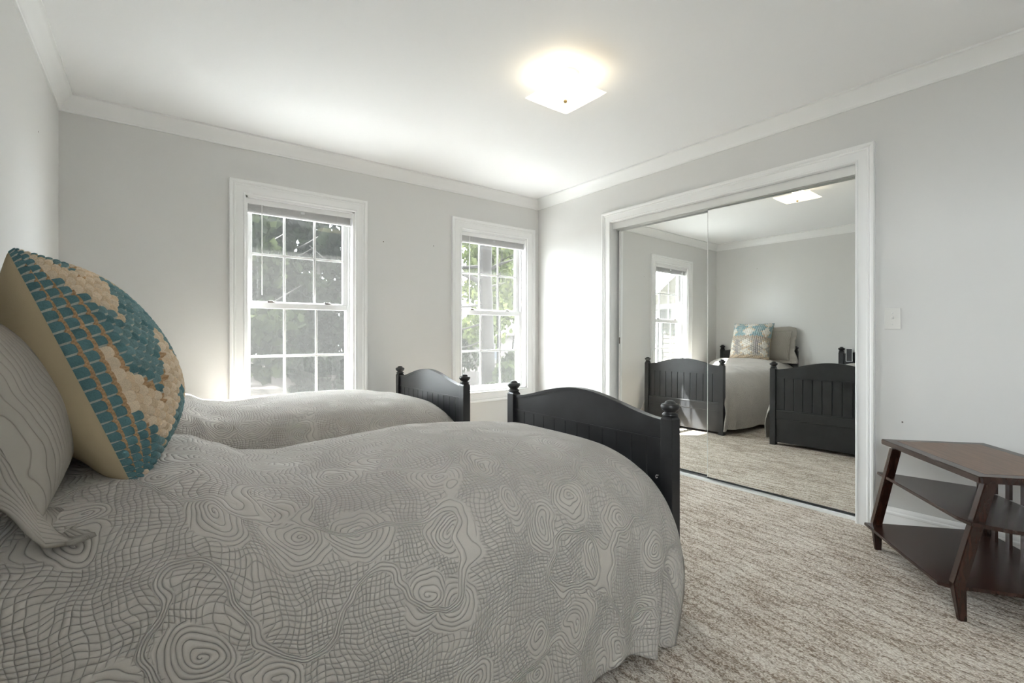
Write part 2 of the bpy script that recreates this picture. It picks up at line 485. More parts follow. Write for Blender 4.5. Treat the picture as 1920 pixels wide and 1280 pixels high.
M_roof_far = paint('pink_brown_roof', (0.040, 0.028, 0.025), 0.9)
M_far_wall = paint('far_wall', (0.04, 0.033, 0.03), 0.8)
M_dark_glass = paint('dark_pane', (0.03, 0.035, 0.04), 0.1)
M_frame_dark = paint('charcoal_board', (0.03, 0.03, 0.03), 0.5)

# ================================================================== room shell
def struct(name, bm, m, parent=None, **k):
    o = obj(name, bm, m, parent, **k)
    if parent is None: o['kind'] = 'structure'
    return o
W1 = (0.512, 1.272)      # window openings in x
W2 = (2.244, 3.020)
WZ = (0.528, 2.032)
TH = 0.165               # back wall thickness
CY0, CY1, CZ = 0.952, 2.752, 2.037   # closet opening

bm = nb(); box(bm, XL - 0.2, XR + 0.9, YF - 0.2, YB + TH, -0.12, 0.0); struct('floor', bm, M_carpet)
bm = nb(); box(bm, XL - 0.2, XR + 0.9, YF - 0.2, YB + TH, ZC, ZC + 0.12); struct('ceiling', bm, M_ceil)
bm = nb()
for x0, x1 in ((XL - 0.14, W1[0]), (W1[1], W2[0]), (W2[1], XR + 0.9)):
    box(bm, x0, x1, YB, YB + TH, 0, ZC)
for w in (W1, W2):
    box(bm, w[0], w[1], YB, YB + TH, 0, WZ[0]); box(bm, w[0], w[1], YB, YB + TH, WZ[1], ZC)
struct('wall_back', bm, M_wall)
W3 = (-0.82, -0.10); FILL_WZ = (1.20, 2.032)     # added fill-light opening in the left wall, behind the camera
bm = nb(); box(bm, XL - 0.14, XL, YF, W3[0], 0, ZC); box(bm, XL - 0.14, XL, W3[1], YB, 0, ZC)
box(bm, XL - 0.14, XL, W3[0], W3[1], 0, FILL_WZ[0]); box(bm, XL - 0.14, XL, W3[0], W3[1], FILL_WZ[1], ZC); struct('wall_left', bm, M_wall)
bm = nb(); box(bm, XL - 0.14, XR + 0.9, YF - 0.14, YF, 0, ZC); struct('wall_front', bm, M_wall)
bm = nb()
box(bm, XR, XR + 0.115, YF, CY0, 0, ZC); box(bm, XR, XR + 0.115, CY1, YB, 0, ZC); box(bm, XR, XR + 0.115, CY0, CY1, CZ, ZC)
box(bm, XR + 0.8, XR + 0.9, YF, YB, 0, ZC)
struct('wall_right', bm, M_wall)

# crown moulding, one length per wall with mitred ends
CR = [(0, -0.0936), (0.009, -0.0936), (0.011, -0.084), (0.015, -0.080), (0.018, -0.072), (0.024, -0.058), (0.034, -0.042), (0.045, -0.028), (0.052, -0.018), (0.057, -0.014), (0.0655, -0.011), (0.0655, 0), (0, 0)]
def run(bm, prof, p0, p1, inward, base, mit0=True, mit1=True):
    """moulding along a wall from p0 to p1 (2D); inward = unit normal into the room"""
    p0, p1, n = Vector(p0), Vector(p1), Vector(inward)
    t = (p1 - p0).normalized()
    A, B = [], []
    for d, z in prof:
        a = p0 + n * d + t * (d if mit0 else 0); b = p1 + n * d - t * (d if mit1 else 0)
        A.append(bm.verts.new((a.x, a.y, base + z))); B.append(bm.verts.new((b.x, b.y, base + z)))
    m = len(prof)
    for i in range(m):
        j = (i + 1) % m
        bm.faces.new((A[i], A[j], B[j], B[i]))
    bm.faces.new(A[::-1]); bm.faces.new(B)
for i, (p0, p1, n) in enumerate((((XL, YB), (XR, YB), (0, -1)), ((XR, YB), (XR, YF), (-1, 0)), ((XL, YF), (XL, YB), (1, 0)), ((XR, YF), (XL, YF), (0, 1)))):
    bm = nb(); run(bm, CR, p0, p1, n, ZC); struct('trim_%d' % (i + 1), bm, M_trim, auto=25)
# baseboards
BB = [(0, 0), (0.013, 0), (0.013, 0.098), (0.0155, 0.102), (0.0155, 0.110), (0.011, 0.116), (0.011, 0.124), (0.008, 0.131), (0.004, 0.137), (0, 0.137)]
CW = 0.098
bm = nb(); run(bm, BB, (XL, YB), (XR, YB), (0, -1), 0); struct('baseboard_back', bm, M_trim, auto=25)
bm = nb(); run(bm, BB, (XL, YF), (XL, YB), (1, 0), 0); struct('baseboard_left', bm, M_trim, auto=25)
bm = nb(); run(bm, BB, (XR, YF), (XL, YF), (0, 1), 0); struct('baseboard_front', bm, M_trim, auto=25)
bm = nb(); run(bm, BB, (XR, YB), (XR, CY1 + CW), (-1, 0), 0, True, False); run(bm, BB, (XR, CY0 - 0.09), (XR, YF), (-1, 0), 0, False, True)
struct('baseboard_right', bm, M_trim, auto=25)
# casings
CP = [(0, 0), (0, 0.012), (0.004, 0.015), (0.010, 0.015), (0.014, 0.011), (0.058, 0.013), (0.062, 0.018), (0.069, 0.019), (0.073, 0.015), (0.077, 0.019), (0.083, 0.023), (0.094, 0.024), (0.098, 0.020), (0.098, 0)]
back = lambda a, b, d: (a, YB - d, b)
right = lambda a, b, d: (XR - d, a, b)
bm = nb(); frame_sweep(bm, W1[0], W1[1], WZ[0], WZ[1], CP, back); struct('trim_5', bm, M_trim, auto=25)
bm = nb(); frame_sweep(bm, W2[0], W2[1], WZ[0], WZ[1], CP, back); struct('trim_6', bm, M_trim, auto=25)
bm = nb(); frame_sweep(bm, W3[0], W3[1], FILL_WZ[0], FILL_WZ[1], CP, lambda a, b, d: (XL + d, a, b)); struct('trim_10', bm, M_trim, auto=25)  # casing round the added fill window
CPR = [(w * 0.92, d) for w, d in CP]
bm = nb(); frame_sweep(bm, CY0, CY1, 0, CZ, CPR, right, closed=False)
# jamb lining of the closet opening
box(bm, XR - 0.001, XR + 0.115, CY0 - 0.004, CY0 + 0.002, 0, CZ); box(bm, XR - 0.001, XR + 0.115, CY1 - 0.002, CY1 + 0.012, 0, CZ); box(bm, XR - 0.001, XR + 0.115, CY0, CY1, CZ - 0.001, CZ + 0.005)
struct('trim_7', bm, M_trim, auto=25)

# ================================================================== windows
def window(idx, w):
    x0, x1 = w; z0, z1 = WZ
    root = empty('window_%d' % idx, ((x0 + x1) / 2, YB + 0.1, z0)); root['kind'] = 'structure'
    bpy.context.view_layer.update()
    inv = root.matrix_world.inverted()
    def part(name, bm, m, parent=root, **k):
        o = obj(name, bm, m, parent, **k)
        o.matrix_parent_inverse = Matrix.Identity(4)
        if parent is root:
            o.data.transform(inv)
        else:
            o.data.transform(inv)
        return o
    ym = YB
    bm = nb()   # jamb lining and outer frame with the sash channels
    e = 0.014
    box(bm, x0 - 0.002, x0 + e, ym + 0.0, ym + TH + 0.01, z0, z1); box(bm, x1 - e, x1 + 0.002, ym, ym + TH + 0.01, z0, z1)
    box(bm, x0, x1, ym, ym + TH + 0.01, z1 - e, z1 + 0.002); box(bm, x0, x1, ym, ym + TH + 0.03, z0 - 0.002, z0 + e)
    for s, xx in ((1, x0 + e), (-1, x1 - e)):
        for y in (0.070, 0.108, 0.145):
            a, b = sorted((xx, xx + s * 0.012)); box(bm, a, b, ym + y, ym + y + 0.006, z0, z1)
    part('window_frame', bm, M_vinyl)
    zm = 1.285
    def sash(name, xa, xb, za, zb, y0, th, st, bot, top, gy, bars):
        bm = nb()
        box(bm, xa, xa + st, y0, y0 + th, za, zb, 0.003); box(bm, xb - st, xb, y0, y0 + th, za, zb, 0.003)
        box(bm, xa + st, xb - st, y0, y0 + th, za, za + bot, 0.003); box(bm, xa + st, xb - st, y0, y0 + th, zb - top, zb, 0.003)
        s = part(name, bm, M_vinyl)
        gx0, gx1, gz0, gz1 = xa + st, xb - st, za + bot, zb - top
        bm = nb(); box(bm, gx0 - 0.004, gx1 + 0.004, gy, gy + 0.004, gz0 - 0.004, gz1 + 0.004); part('glass_pane', bm, M_glass, s)
        bm = nb()
        for k in (1, 2):
            xx = lerp(gx0, gx1, k / 3); box(bm, xx - 0.009, xx + 0.009, gy - 0.008, gy - 0.001, gz0, gz1, 0.002)
        zz = bars; box(bm, gx0, gx1, gy - 0.0085, gy - 0.0015, zz - 0.009, zz + 0.009, 0.002)
        part('muntin_grid', bm, M_vinyl, s)
        return s
    sash('upper_sash', x0 + 0.018, x1 - 0.018, zm - 0.012, z1 - 0.015, ym + 0.109, 0.034, 0.040, 0.034, 0.038, ym + 0.122, 1.648)
    lo = sash('lower_sash', x0 + 0.016, x1 - 0.016, z0 + 0.014, zm + 0.012, ym + 0.072, 0.034, 0.026, 0.034, 0.042, ym + 0.090, 0.907)
    for xx in (lerp(x0, x1, 0.235), lerp(x0, x1, 0.765)):
        bm = nb(); box(bm, xx - 0.026, xx + 0.026, ym + 0.074, ym + 0.104, zm + 0.012, zm + 0.018, 0.002); lathe(bm, [(0, 0), (0.016, 0), (0.016, 0.007), (0.011, 0.010), (0, 0.010)], xx, ym + 0.088, zm + 0.018, 14)
        box(bm, xx - 0.028, xx + 0.006, ym + 0.076, ym + 0.086, zm + 0.019, zm + 0.025, 0.002)
        part('sash_lock', bm, M_bronze, lo)
    # insect screen outside both sashes, in a thin frame
    bm = nb(); box(bm, x0 + 0.02, x1 - 0.02, ym + 0.156, ym + 0.1566, z0 + 0.02, z1 - 0.02); s = part('insect_screen', bm, M_screen)
    bm = nb()
    for a, b in ((x0 + 0.014, x0 + 0.032), (x1 - 0.032, x1 - 0.014)): box(bm, a, b, ym + 0.151, ym + 0.161, z0 + 0.014, z1 - 0.014)
    for a, b in ((z0 + 0.014, z0 + 0.032), (z1 - 0.032, z1 - 0.014)): box(bm, x0 + 0.032, x1 - 0.032, ym + 0.151, ym + 0.161, a, b)
    part('screen_frame', bm, M_bronze, s)
    return root
bm = nb()  # added unseen window, frame and pane, there to let in fill light
for a, b in ((W3[0], W3[0] + 0.05), (W3[1] - 0.05, W3[1])): box(bm, XL - 0.12, XL - 0.06, a, b, FILL_WZ[0], FILL_WZ[1], 0.003)
for a, b in ((FILL_WZ[0], FILL_WZ[0] + 0.05), (1.60, 1.64), (FILL_WZ[1] - 0.05, FILL_WZ[1])): box(bm, XL - 0.12, XL - 0.065, W3[0], W3[1], a, b, 0.003)
fill_frame = struct('window_3', bm, M_vinyl)
bm = nb(); box(bm, XL - 0.092, XL - 0.088, W3[0] + 0.01, W3[1] - 0.01, FILL_WZ[0] + 0.01, FILL_WZ[1] - 0.01); obj('glass_pane', bm, M_glass, fill_frame)
window(1, W1)
window(2, W2)

# ================================================================== raised mini blinds
def blind(w, label, group):
    x0, x1 = w[0] + 0.006, w[1] - 0.006
    zt = WZ[1] - 0.016
    y0 = YB + 0.020
    root = empty('window_blind', ((x0 + x1) / 2, y0 + 0.02, zt)); tag(root, label, 'window blind', group)
    bpy.context.view_layer.update(); inv = root.matrix_world.inverted()
    def part(name, bm, m, parent=root, **k):
        o = obj(name, bm, m, parent, **k); o.data.transform(inv); return o
    bm = nb(); box(bm, x0 + 0.008, x1 - 0.008, y0 + 0.002, y0 + 0.042, zt - 0.030, zt, 0.003); hr = part('headrail', bm, M_blind)
    bm = nb(); box(bm, x0 + 0.002, x1 - 0.002, y0 - 0.006, y0 + 0.001, zt - 0.036, zt + 0.001, 0.0025); part('valance', bm, M_vinyl)
    n = 15
    for i in range(n):
        z = zt - 0.034 - i * 0.0032
        bm = nb()
        vs = [[bm.verts.new((x, y0 + 0.010 + 0.024 * k / 4, z + 0.0022 * (1 - (k / 2 - 1) ** 2) + 0.0006 * math.sin(i * 2.1 + (x > x0 + .1)))) for k in range(5)] for x in (x0 + 0.014, x1 - 0.014)]
        for k in range(4):
            bm.faces.new((vs[0][k], vs[1][k], vs[1][k + 1], vs[0][k + 1]))
        r = bmesh.ops.extrude_face_region(bm, geom=bm.faces[:])
        for v in r['geom']:
            if isinstance(v, bmesh.types.BMVert): v.co.z -= 0.0012
        part('slat', bm, M_blind)
    zb = zt - 0.034 - n * 0.0032
    bm = nb(); box(bm, x0 + 0.012, x1 - 0.012, y0 + 0.009, y0 + 0.037, zb - 0.013, zb - 0.001, 0.003); part('bottom_rail', bm, M_vinyl)
    xw = x0 + 0.10
    bm = nb(); tube(bm, [(xw, y0 - 0.004, zt - 0.03), (xw, y0 - 0.006, zt - 0.05), (xw + 0.002, y0 + 0.004, zt - 0.36), (xw + 0.003, y0 + 0.006, zt - 0.67)], [0.002, 0.0038, 0.0036, 0.0036], 8); part('tilt_wand', bm, M_vinyl, smooth=True)
    for xx in (x0 + 0.14, (x0 + x1) / 2, x1 - 0.12, x1 - 0.075):
        bm = nb(); tube(bm, [(xx, y0 + 0.006, zt - 0.03), (xx + 0.001, y0 + 0.005, zb - 0.012)], 0.0012, 6)
        part('ladder_cord', bm, M_vinyl)
    bm = nb()
    box(bm, (x0 + x1) / 2 - 0.014, (x0 + x1) / 2 + 0.014, y0 + 0.001, y0 + 0.006, zt - 0.058, zt - 0.040, 0.002)
    part('cord_clip', bm, M_vinyl)
    return root
blind(W1, 'white mini blind drawn fully up in the left window above the far bed', 'mini blinds')
blind(W2, 'white mini blind drawn fully up in the right window nearest the room corner', 'mini blinds')

# ================================================================== mirrored sliding closet doors
def door(name, off, yw, pt, y0, y1, z0, z1, pull_side):
    """a leaning mirror panel: plane x = off + yw*(y-1.5) + pt*(z-1)"""
    root = empty(name, (off, (y0 + y1) / 2, z0)); root['kind'] = 'structure'
    bpy.context.view_layer.update(); inv = root.matrix_world.inverted()
    P = lambda y, z, d: (off + yw * (y - 1.5) + pt * (z - 1.0) + d, y, z)
    def slab(n, ya, yb, za, zb, d0, d1, m):
        bm = nb(); extrude_poly(bm, [(ya, za), (yb, za), (yb, zb), (ya, zb)], P, d0, d1)
        o = obj(n, bm, m, root); o.data.transform(inv); return o
    slab('mirror_pane', y0 + 0.003, y1 - 0.003, z0 + 0.004, z1 - 0.004, 0.0, 0.005, M_mirror)
    slab('backing_board', y0 + 0.004, y1 - 0.004, z0 + 0.005, z1 - 0.005, 0.0055, 0.014, M_track)
    slab('bottom_rail', y0, y1, z0 - 0.005, z0 + 0.004, -0.0015, 0.014, M_dark_gap)
    slab('top_rail', y0, y1, z1 - 0.004, z1 + 0.004, -0.0015, 0.014, M_track)
    slab('edge_strip', y0, y0 + 0.003, z0, z1, -0.0015, 0.014, M_track)
    if pull_side:
        o = slab('edge_strip', y1 - 0.018, y1, z0, z1, -0.003, 0.014, M_track)
        bm = nb(); extrude_poly(bm, [(y1 - 0.015, 0.985), (y1 - 0.006, 0.985), (y1 - 0.006, 1.04), (y1 - 0.015, 1.04)], P, -0.007, -0.0025)
        q = obj('finger_pull', bm, M_bronze, o); q.data.transform(inv)
    else:
        slab('edge_strip', y1 - 0.003, y1, z0, z1, -0.0015, 0.014, M_track)
    return root
door('door_1', 3.2321, -0.0162, 0.0027, CY0 + 0.003, 1.884, 0.024, 1.985, False)
door('door_2', 3.2575, -0.0106, 0.0065, 1.78, CY1 - 0.030, 0.030, 1.966, True)
# top and bottom tracks
bm = nb(); box(bm, XR + 0.022, XR + 0.026, CY0 + 0.002, CY1 - 0.002, 1.979, CZ - 0.006); box(bm, XR + 0.022, XR + 0.112, CY0 + 0.002, CY1 - 0.002, CZ - 0.007, CZ - 0.002)
box(bm, XR + 0.072, XR + 0.075, CY0 + 0.002, CY1 - 0.002, 1.972, CZ - 0.006); struct('trim_8', bm, M_track)
bm = nb(); box(bm, XR + 0.024, XR + 0.112, CY0 + 0.002, CY1 - 0.002, 0.0, 0.006)
for a in (0.026, 0.064, 0.104): box(bm, XR + a, XR + a + 0.003, CY0 + 0.002, CY1 - 0.002, 0.0, 0.012)
struct('trim_9', bm, M_track)

# ================================================================== ceiling light
LX, LY = 1.742, 1.823
root = empty('ceiling_light', (LX, LY, ZC)); tag(root, 'lit square bent-glass ceiling light with a small brass finial', 'ceiling light')
bm = nb(); lathe(bm, [(0, 0), (0.075, 0), (0.075, -0.012), (0.062, -0.030), (0.045, -0.036), (0, -0.036)], 0, 0, 0, 32); obj('canopy', bm, M_ceil, root, auto=40)
bm = nb()
n = 24; gv = [[None] * (n + 1) for _ in range(n + 1)]
for i in range(n + 1):
    for j in range(n + 1):
        a, b = -1 + 2 * i / n, -1 + 2 * j / n
        z = -0.134 + 0.022 * max(a * a, b * b) + 0.003 * (a * b) ** 4
        gv[i][j] = bm.verts.new((a * 0.150, b * 0.150, z))
for i in range(n):
    for j in range(n):
        bm.faces.new((gv[i][j], gv[i + 1][j], gv[i + 1][j + 1], gv[i][j + 1]))
r = bmesh.ops.extrude_face_region(bm, geom=bm.faces[:])
for v in r['geom']:
    if isinstance(v, bmesh.types.BMVert): v.co.z += 0.004
obj('glass_shade', bm, M_shade, root, auto=40)
bm = nb(); tube(bm, [(0, 0, -0.036), (0, 0, -0.134)], 0.005, 10); obj('stem', bm, M_brass, root)
bm = nb(); lathe(bm, [(0, 0), (0.008, -0.001), (0.010, -0.006), (0.007, -0.013), (0, -0.016)], 0, 0, -0.134, 16); obj('finial', bm, M_brass, root, smooth=True)
for k, (dx, dy) in enumerate(((-0.07, 0.0), (0.07, 0.0))):
    bm = nb(); lathe(bm, [(0, -0.028), (0.014, -0.024), (0.019, -0.010), (0.016, 0.006), (0.010, 0.016), (0.010, 0.03), (0, 0.03)], dx, dy, -0.075, 16)
    obj('bulb', bm, emit('bulb_glow', (1.0, 0.82, 0.55), 5.0), root, smooth=True)
    ld = bpy.data.lights.new('bulb_light', 'POINT'); ld.energy = 0.28; ld.color = (1.0, 0.90, 0.76); ld.shadow_soft_size = 0.03
    lo = bpy.data.objects.new('bulb_light', ld); lo.location = (dx * 1.0, dy, -0.052); lo.parent = root; C.objects.link(lo)
LAMP = root

# ================================================================== light switch
root = empty('light_switch', (XR, 0.785, 1.15)); tag(root, 'single white toggle light switch on the wall beside the closet casing', 'light switch')
bm = nb(); box(bm, -0.006, 0, -0.0355, 0.0355, -0.057, 0.057, 0.0025); obj('wall_plate', bm, M_plate, root)
bm = nb(); box(bm, -0.017, -0.004, -0.005, 0.005, -0.002, 0.012, 0.002); obj('toggle', bm, M_plate, root)
for z in (-0.03, 0.03):
    bm = nb(); lathe(bm, [(0, 0.0015), (0.003, 0.001), (0.0035, 0)], 0, 0, 0, 10)
    o = obj('screw', bm, M_track, root); o.data.transform(Matrix.Rotation(-PI / 2, 4, 'Y')); o.data.transform(Matrix.Translation((-0.006, 0, z)))

for wall, (x, y, z), ax in (('wall_back', (1.508, YB, 1.826), 'y'), ('wall_back', (1.967, YB, 1.843), 'y'), ('wall_left', (XL, 3.123, 2.02), 'x'), ('wall_right', (XR, 0.744, 0.60), 'x')):
    bm = nb(); lathe(bm, [(0, 0.0012), (0.003, 0.0010), (0.0042, 0.0)], 0, 0, 0, 10)
    o = obj('nail_hole', bm, M_bronze, bpy.data.objects[wall])
    r = Matrix.Rotation(PI / 2, 4, 'X') if ax == 'y' else Matrix.Rotation(PI / 2 if wall == 'wall_left' else -PI / 2, 4, 'Y')
    o.data.transform(Matrix.Translation((x, y, z)) @ r)
# ================================================================== beds
BX0, BX1 = -0.405, 1.571          # head board rear face, foot board inner face
PS = 0.052
HALF = 0.524
KNOB = [(0, 0), (0.029, 0), (0.031, 0.004), (0.027, 0.009), (0.021, 0.012), (0.022, 0.016), (0.029, 0.021), (0.0345, 0.029), (0.036, 0.036), (0.034, 0.042), (0.029, 0.045), (0.022, 0.045), (0.0205, 0.049), (0.018, 0.054), (0.011, 0.0575), (0, 0.0585)]
def end_board(root, inv, x0, zpost, zcrest, hump, thick, zlow, yc, pref):
    """posts, crest rail, beadboard, lower rail and kick panel standing in the plane x0..x0+PS"""
    def part(name, bm, parent=root, m=M_black, **k):
        o = obj(name, bm, m, parent, **k); o.data.transform(inv); return o
    xm = x0 + PS / 2
    for s in (-1, 1):
        y = yc + s * (HALF - PS / 2)
        bm = nb(); box(bm, x0, x0 + PS, y - PS / 2, y + PS / 2, 0.002, zpost - 0.012, 0.0025)
        # chamfered head of the post
        h = PS / 2
        lo_ = [bm.verts.new((xm + a * h * 0.98, y + b * h * 0.98, zpost - 0.0125)) for a, b in ((-1, -1), (1, -1), (1, 1), (-1, 1))]
        hi_ = [bm.verts.new((xm + a * h * 0.66, y + b * h * 0.66, zpost)) for a, b in ((-1, -1), (1, -1), (1, 1), (-1, 1))]
        for k in range(4): bm.faces.new((lo_[k], lo_[(k + 1) % 4], hi_[(k + 1) % 4], hi_[k]))
        bm.faces.new(hi_)
        p = part(pref + '_post', bm)
        bm = nb(); lathe(bm, KNOB, xm, y, zpost, 28); part('finial', bm, p, smooth=True)
    a0, a1 = yc - HALF + PS - 0.002, yc + HALF - PS + 0.002
    hw = (a1 - a0) / 2
    crest = lambda t: zcrest + hump * (0.5 * (1 + math.cos(PI * min(1, abs(t))))) ** 0.82
    n = 48
    fn = lambda y, z, d: (d, y, z)
    bm = nb()
    top = [(yc + hw * (-1 + 2 * i / n), crest(-1 + 2 * i / n)) for i in range(n + 1)]
    zb = zlow[0]
    def strip(bm, lo_f, hi_f, d0, d1):
        rows = []
        for i in range(n + 1):
            t = -1 + 2 * i / n; y = yc + hw * t
            rows.append([bm.verts.new((d, y, z)) for d, z in ((d0, lo_f(t)), (d1, lo_f(t)), (d1, hi_f(t)), (d0, hi_f(t)))])
        for A, B in zip(rows[:-1], rows[1:]):
            for k in range(4): bm.faces.new((A[k], A[(k + 1) % 4], B[(k + 1) % 4], B[k]))
        bm.faces.new(rows[0]); bm.faces.new(rows[-1][::-1])
    strip(bm, lambda t: zb, lambda t: crest(t) - 0.012, xm - 0.011, xm + 0.011)
    strip(bm, lambda t: zb - 0.002, lambda t: zb + 0.006, xm - 0.014, xm + 0.014)
    cr = part('crest_rail', bm, auto=35)
    bm = nb()
    strip(bm, lambda t: crest(t) - 0.012, lambda t: crest(t), xm - 0.017, xm + 0.017)
    strip(bm, lambda t: crest(t) - 0.020, lambda t: crest(t) - 0.013, xm - 0.0135, xm + 0.0135)
    part('crest_moulding', bm, cr, auto=35)
    # beadboard with vee grooves
    bm = nb()
    pts = []
    ng = 12
    for k in range(ng):
        ya, yb = lerp(a0, a1, k / ng), lerp(a0, a1, (k + 1) / ng)
        g = 0.0035
        pts += [(ya, xm - 0.003), (ya + g, xm - 0.0075), (yb - g, xm - 0.0075)]
    pts.append((a1, xm - 0.003))
    pts2 = [(y, 2 * xm - d) for y, d in pts][::-1]
    zz0, zz1 = zlow[1], zlow[0]
    poly = pts + pts2
    extrude_poly(bm, poly, lambda y, d, z: (d, y, z), zz0, zz1)
    part('beadboard_panel', bm)
    bm = nb(); box(bm, xm - 0.014, xm + 0.014, a0, a1, zlow[2], zlow[1], 0.004)
    box(bm, xm - 0.017, xm + 0.017, a0, a1, zlow[1] - 0.016, zlow[1] - 0.004, 0.003); part('lower_rail', bm)
    bm = nb(); box(bm, xm - 0.008, xm + 0.008, a0, a1, 0.030, zlow[2] + 0.004, 0.001); part('kick_panel', bm)

def bed(yc, label):
    root = empty('bed', ((BX0 + BX1) / 2, yc, 0)); tag(root, label, 'bed', 'twin beds')
    bpy.context.view_layer.update(); inv = root.matrix_world.inverted()
    end_board(root, inv, BX1, 0.752, 0.734, 0.081, 0.022, (0.652, 0.345, 0.255), yc, 'footboard')
    end_board(root, inv, BX0, 0.872, 0.850, 0.085, 0.022, (0.760, 0.345, 0.255), yc, 'headboard')
    for s in (-1, 1):
        bm = nb(); y = yc + s * (HALF - 0.03); box(bm, BX0 + PS - 0.002, BX1 + 0.002, y - 0.012, y + 0.012, 0.16, 0.32, 0.003)
        o = obj('side_rail', bm, M_black, root); o.data.transform(inv)
    return root
Y1, Y2 = 1.585, 3.100
B1 = bed(Y1, 'black twin bed nearest the camera, its footboard facing the mirrored closet')
B2 = bed(Y2, 'black twin bed under the windows along the far wall')
# a small cup hook on the inner face of the near footboard
bm = nb()
pts = [(-0.004, 0, 0), (-0.010, 0, 0)] + [(-0.016 + 0.006 * math.cos(a), 0, -0.003 + 0.006 * math.sin(a)) for a in [PI * 0.3 + k * PI * 1.5 / 10 for k in range(11)]]
tube(bm, pts, 0.0012, 6)
o = obj('cup_hook', bm, M_plate, B1, smooth=True); o.data.transform(Matrix.Translation((BX1 + PS / 2 - 0.006 - (BX0 + BX1) / 2, 1.113 + 0.02 - Y1, 0.512)))
o['label'] = 'tiny white hook'

# ------------------------------------------------------------------ bedspreads
ZT = [(-0.37, 0.735), (-0.15, 0.755), (0.02, 0.765), (0.09, 0.758), (0.16, 0.725), (0.24, 0.688), (0.36, 0.674), (0.55, 0.684), (0.80, 0.696), (1.0, 0.692), (1.2, 0.675), (1.38, 0.650), (1.48, 0.622), (1.53, 0.590), (1.56, 0.545), (1.572, 0.48)]
SIDE = [(0.0, 0.0), (0.14, -0.002), (0.26, -0.011), (0.36, -0.034), (0.44, -0.068), (0.505, -0.120), (0.553, -0.190), (0.585, -0.275), (0.605, -0.370), (0.618, -0.470), (0.628, -0.560)]
def bedspread(yc, seed, label, near_fold, tight=False, back=0.15, tuck=0.0):
    rnd = random.Random(seed)
    nx, nh = 150, 74
    prof = spline(SIDE, nh)
    bm = nb(); uvl = bm.loops.layers.uv.new('uv')
    xs = [lerp(-0.372, 1.567, i / nx) for i in range(nx + 1)]
    grid = []; uvs = []
    for x in xs:
        row = []; ruv = []
        zt = interp(ZT, x)
        for side in (-1, 1):
            seq = prof[::-1] if side < 0 else prof[1:]
            s_arc = 0
            for q, (d, dz) in enumerate(seq):
                t = min(1.0, max(0.0, (d - 0.36) / 0.268))           # 0 on top, 1 at hem
                drop = max(0.0, min(1.0, (-dz - 0.05) / 0.5))
                xx = x
                # the foot end of the drape pulls back and flares beside the post
                foot = smooth((x - 0.9) / 0.67)
                xx -= back * foot * (drop ** 2.2 if back > 0 else drop ** 0.8) * 1.05
                hem = 0.045 + 0.020 * math.sin(x * 5.0 + seed) + 0.012 * math.sin(x * 11 + seed * 2)
                zz0 = zt + dz
                zfull = zt - 0.560
                zz = lerp(zt, hem, (dz / -0.560)) if zfull != 0 else zz0
                zz = lerp(zz0, zz, smooth((-dz - 0.15) / 0.3))
                # hanging folds
                f1 = math.sin(x * 17 + seed) * 0.5 + math.sin(x * 29 + 1.7 * seed) * 0.3
                amp = 0.010 + 0.016 * foot
                dd = d + drop ** 1.5 * amp * f1
                if foot > 0 and near_fold:
                    # pleats at the foot corner
                    ph = (x - 1.26) / 0.13
                    dd += drop ** 1.3 * 0.032 * math.exp(-((x - 1.395) / 0.045) ** 2)
                    dd -= drop ** 1.4 * 0.030 * math.exp(-((x - 1.465) / 0.035) ** 2)
                    dd += drop ** 1.2 * 0.032 * math.exp(-((x - 1.56) / 0.075) ** 2)
                    dd += drop ** 1.3 * 0.016 * math.exp(-((x - 1.22) / 0.06) ** 2)
                if tight and side > 0 and dd > 0.42: dd = 0.42 + (dd - 0.42) * 0.62
                if side < 0: dd -= tuck * foot ** 2 * drop
                y = yc + side * dd
                # long gentle wrinkles on top
                p = Vector((xx * 1.6, (y - yc) * 3.0, seed * 3.1))
                w = noise.noise(p) * 0.011 + noise.noise(p * 2.7 + Vector((5, 1, 0))) * 0.006
                w2 = noise.noise(Vector((xx * 5 + y * 3, y * 9 - xx * 3, seed))) * 0.004
                zz += (w + w2) * (1 - drop) * smooth((1.5 - x) / 0.3)
                row.append(bm.verts.new((xx, y, max(0.012, zz))))
        grid.append(row)
    m = len(grid[0])
    # arc lengths for uv
    for i in range(nx + 1):
        a = [0.0]
        for j in range(1, m): a.append(a[-1] + (grid[i][j].co - grid[i][j - 1].co).length)
        mid = a[m // 2]
        uvs.append([v - mid for v in a])
    for i in range(nx):
        for j in range(m - 1):
            f = bm.faces.new((grid[i][j], grid[i + 1][j], grid[i + 1][j + 1], grid[i][j + 1]))
            for lp, (a, b) in zip(f.loops, ((i, j), (i + 1, j), (i + 1, j + 1), (i, j + 1))):
                lp[uvl].uv = (xs[a], uvs[a][b])
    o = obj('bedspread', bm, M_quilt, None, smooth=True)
    md = o.modifiers.new('thick', 'SOLIDIFY'); md.thickness = 0.007; md.offset = -1
    tag(o, label, 'bedspread', 'quilted bedspreads')
    return o
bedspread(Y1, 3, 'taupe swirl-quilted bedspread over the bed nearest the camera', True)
bedspread(Y2, 8, 'taupe swirl-quilted bedspread with a sun patch, on the bed by the windows', True, True, -0.10, 0.105)

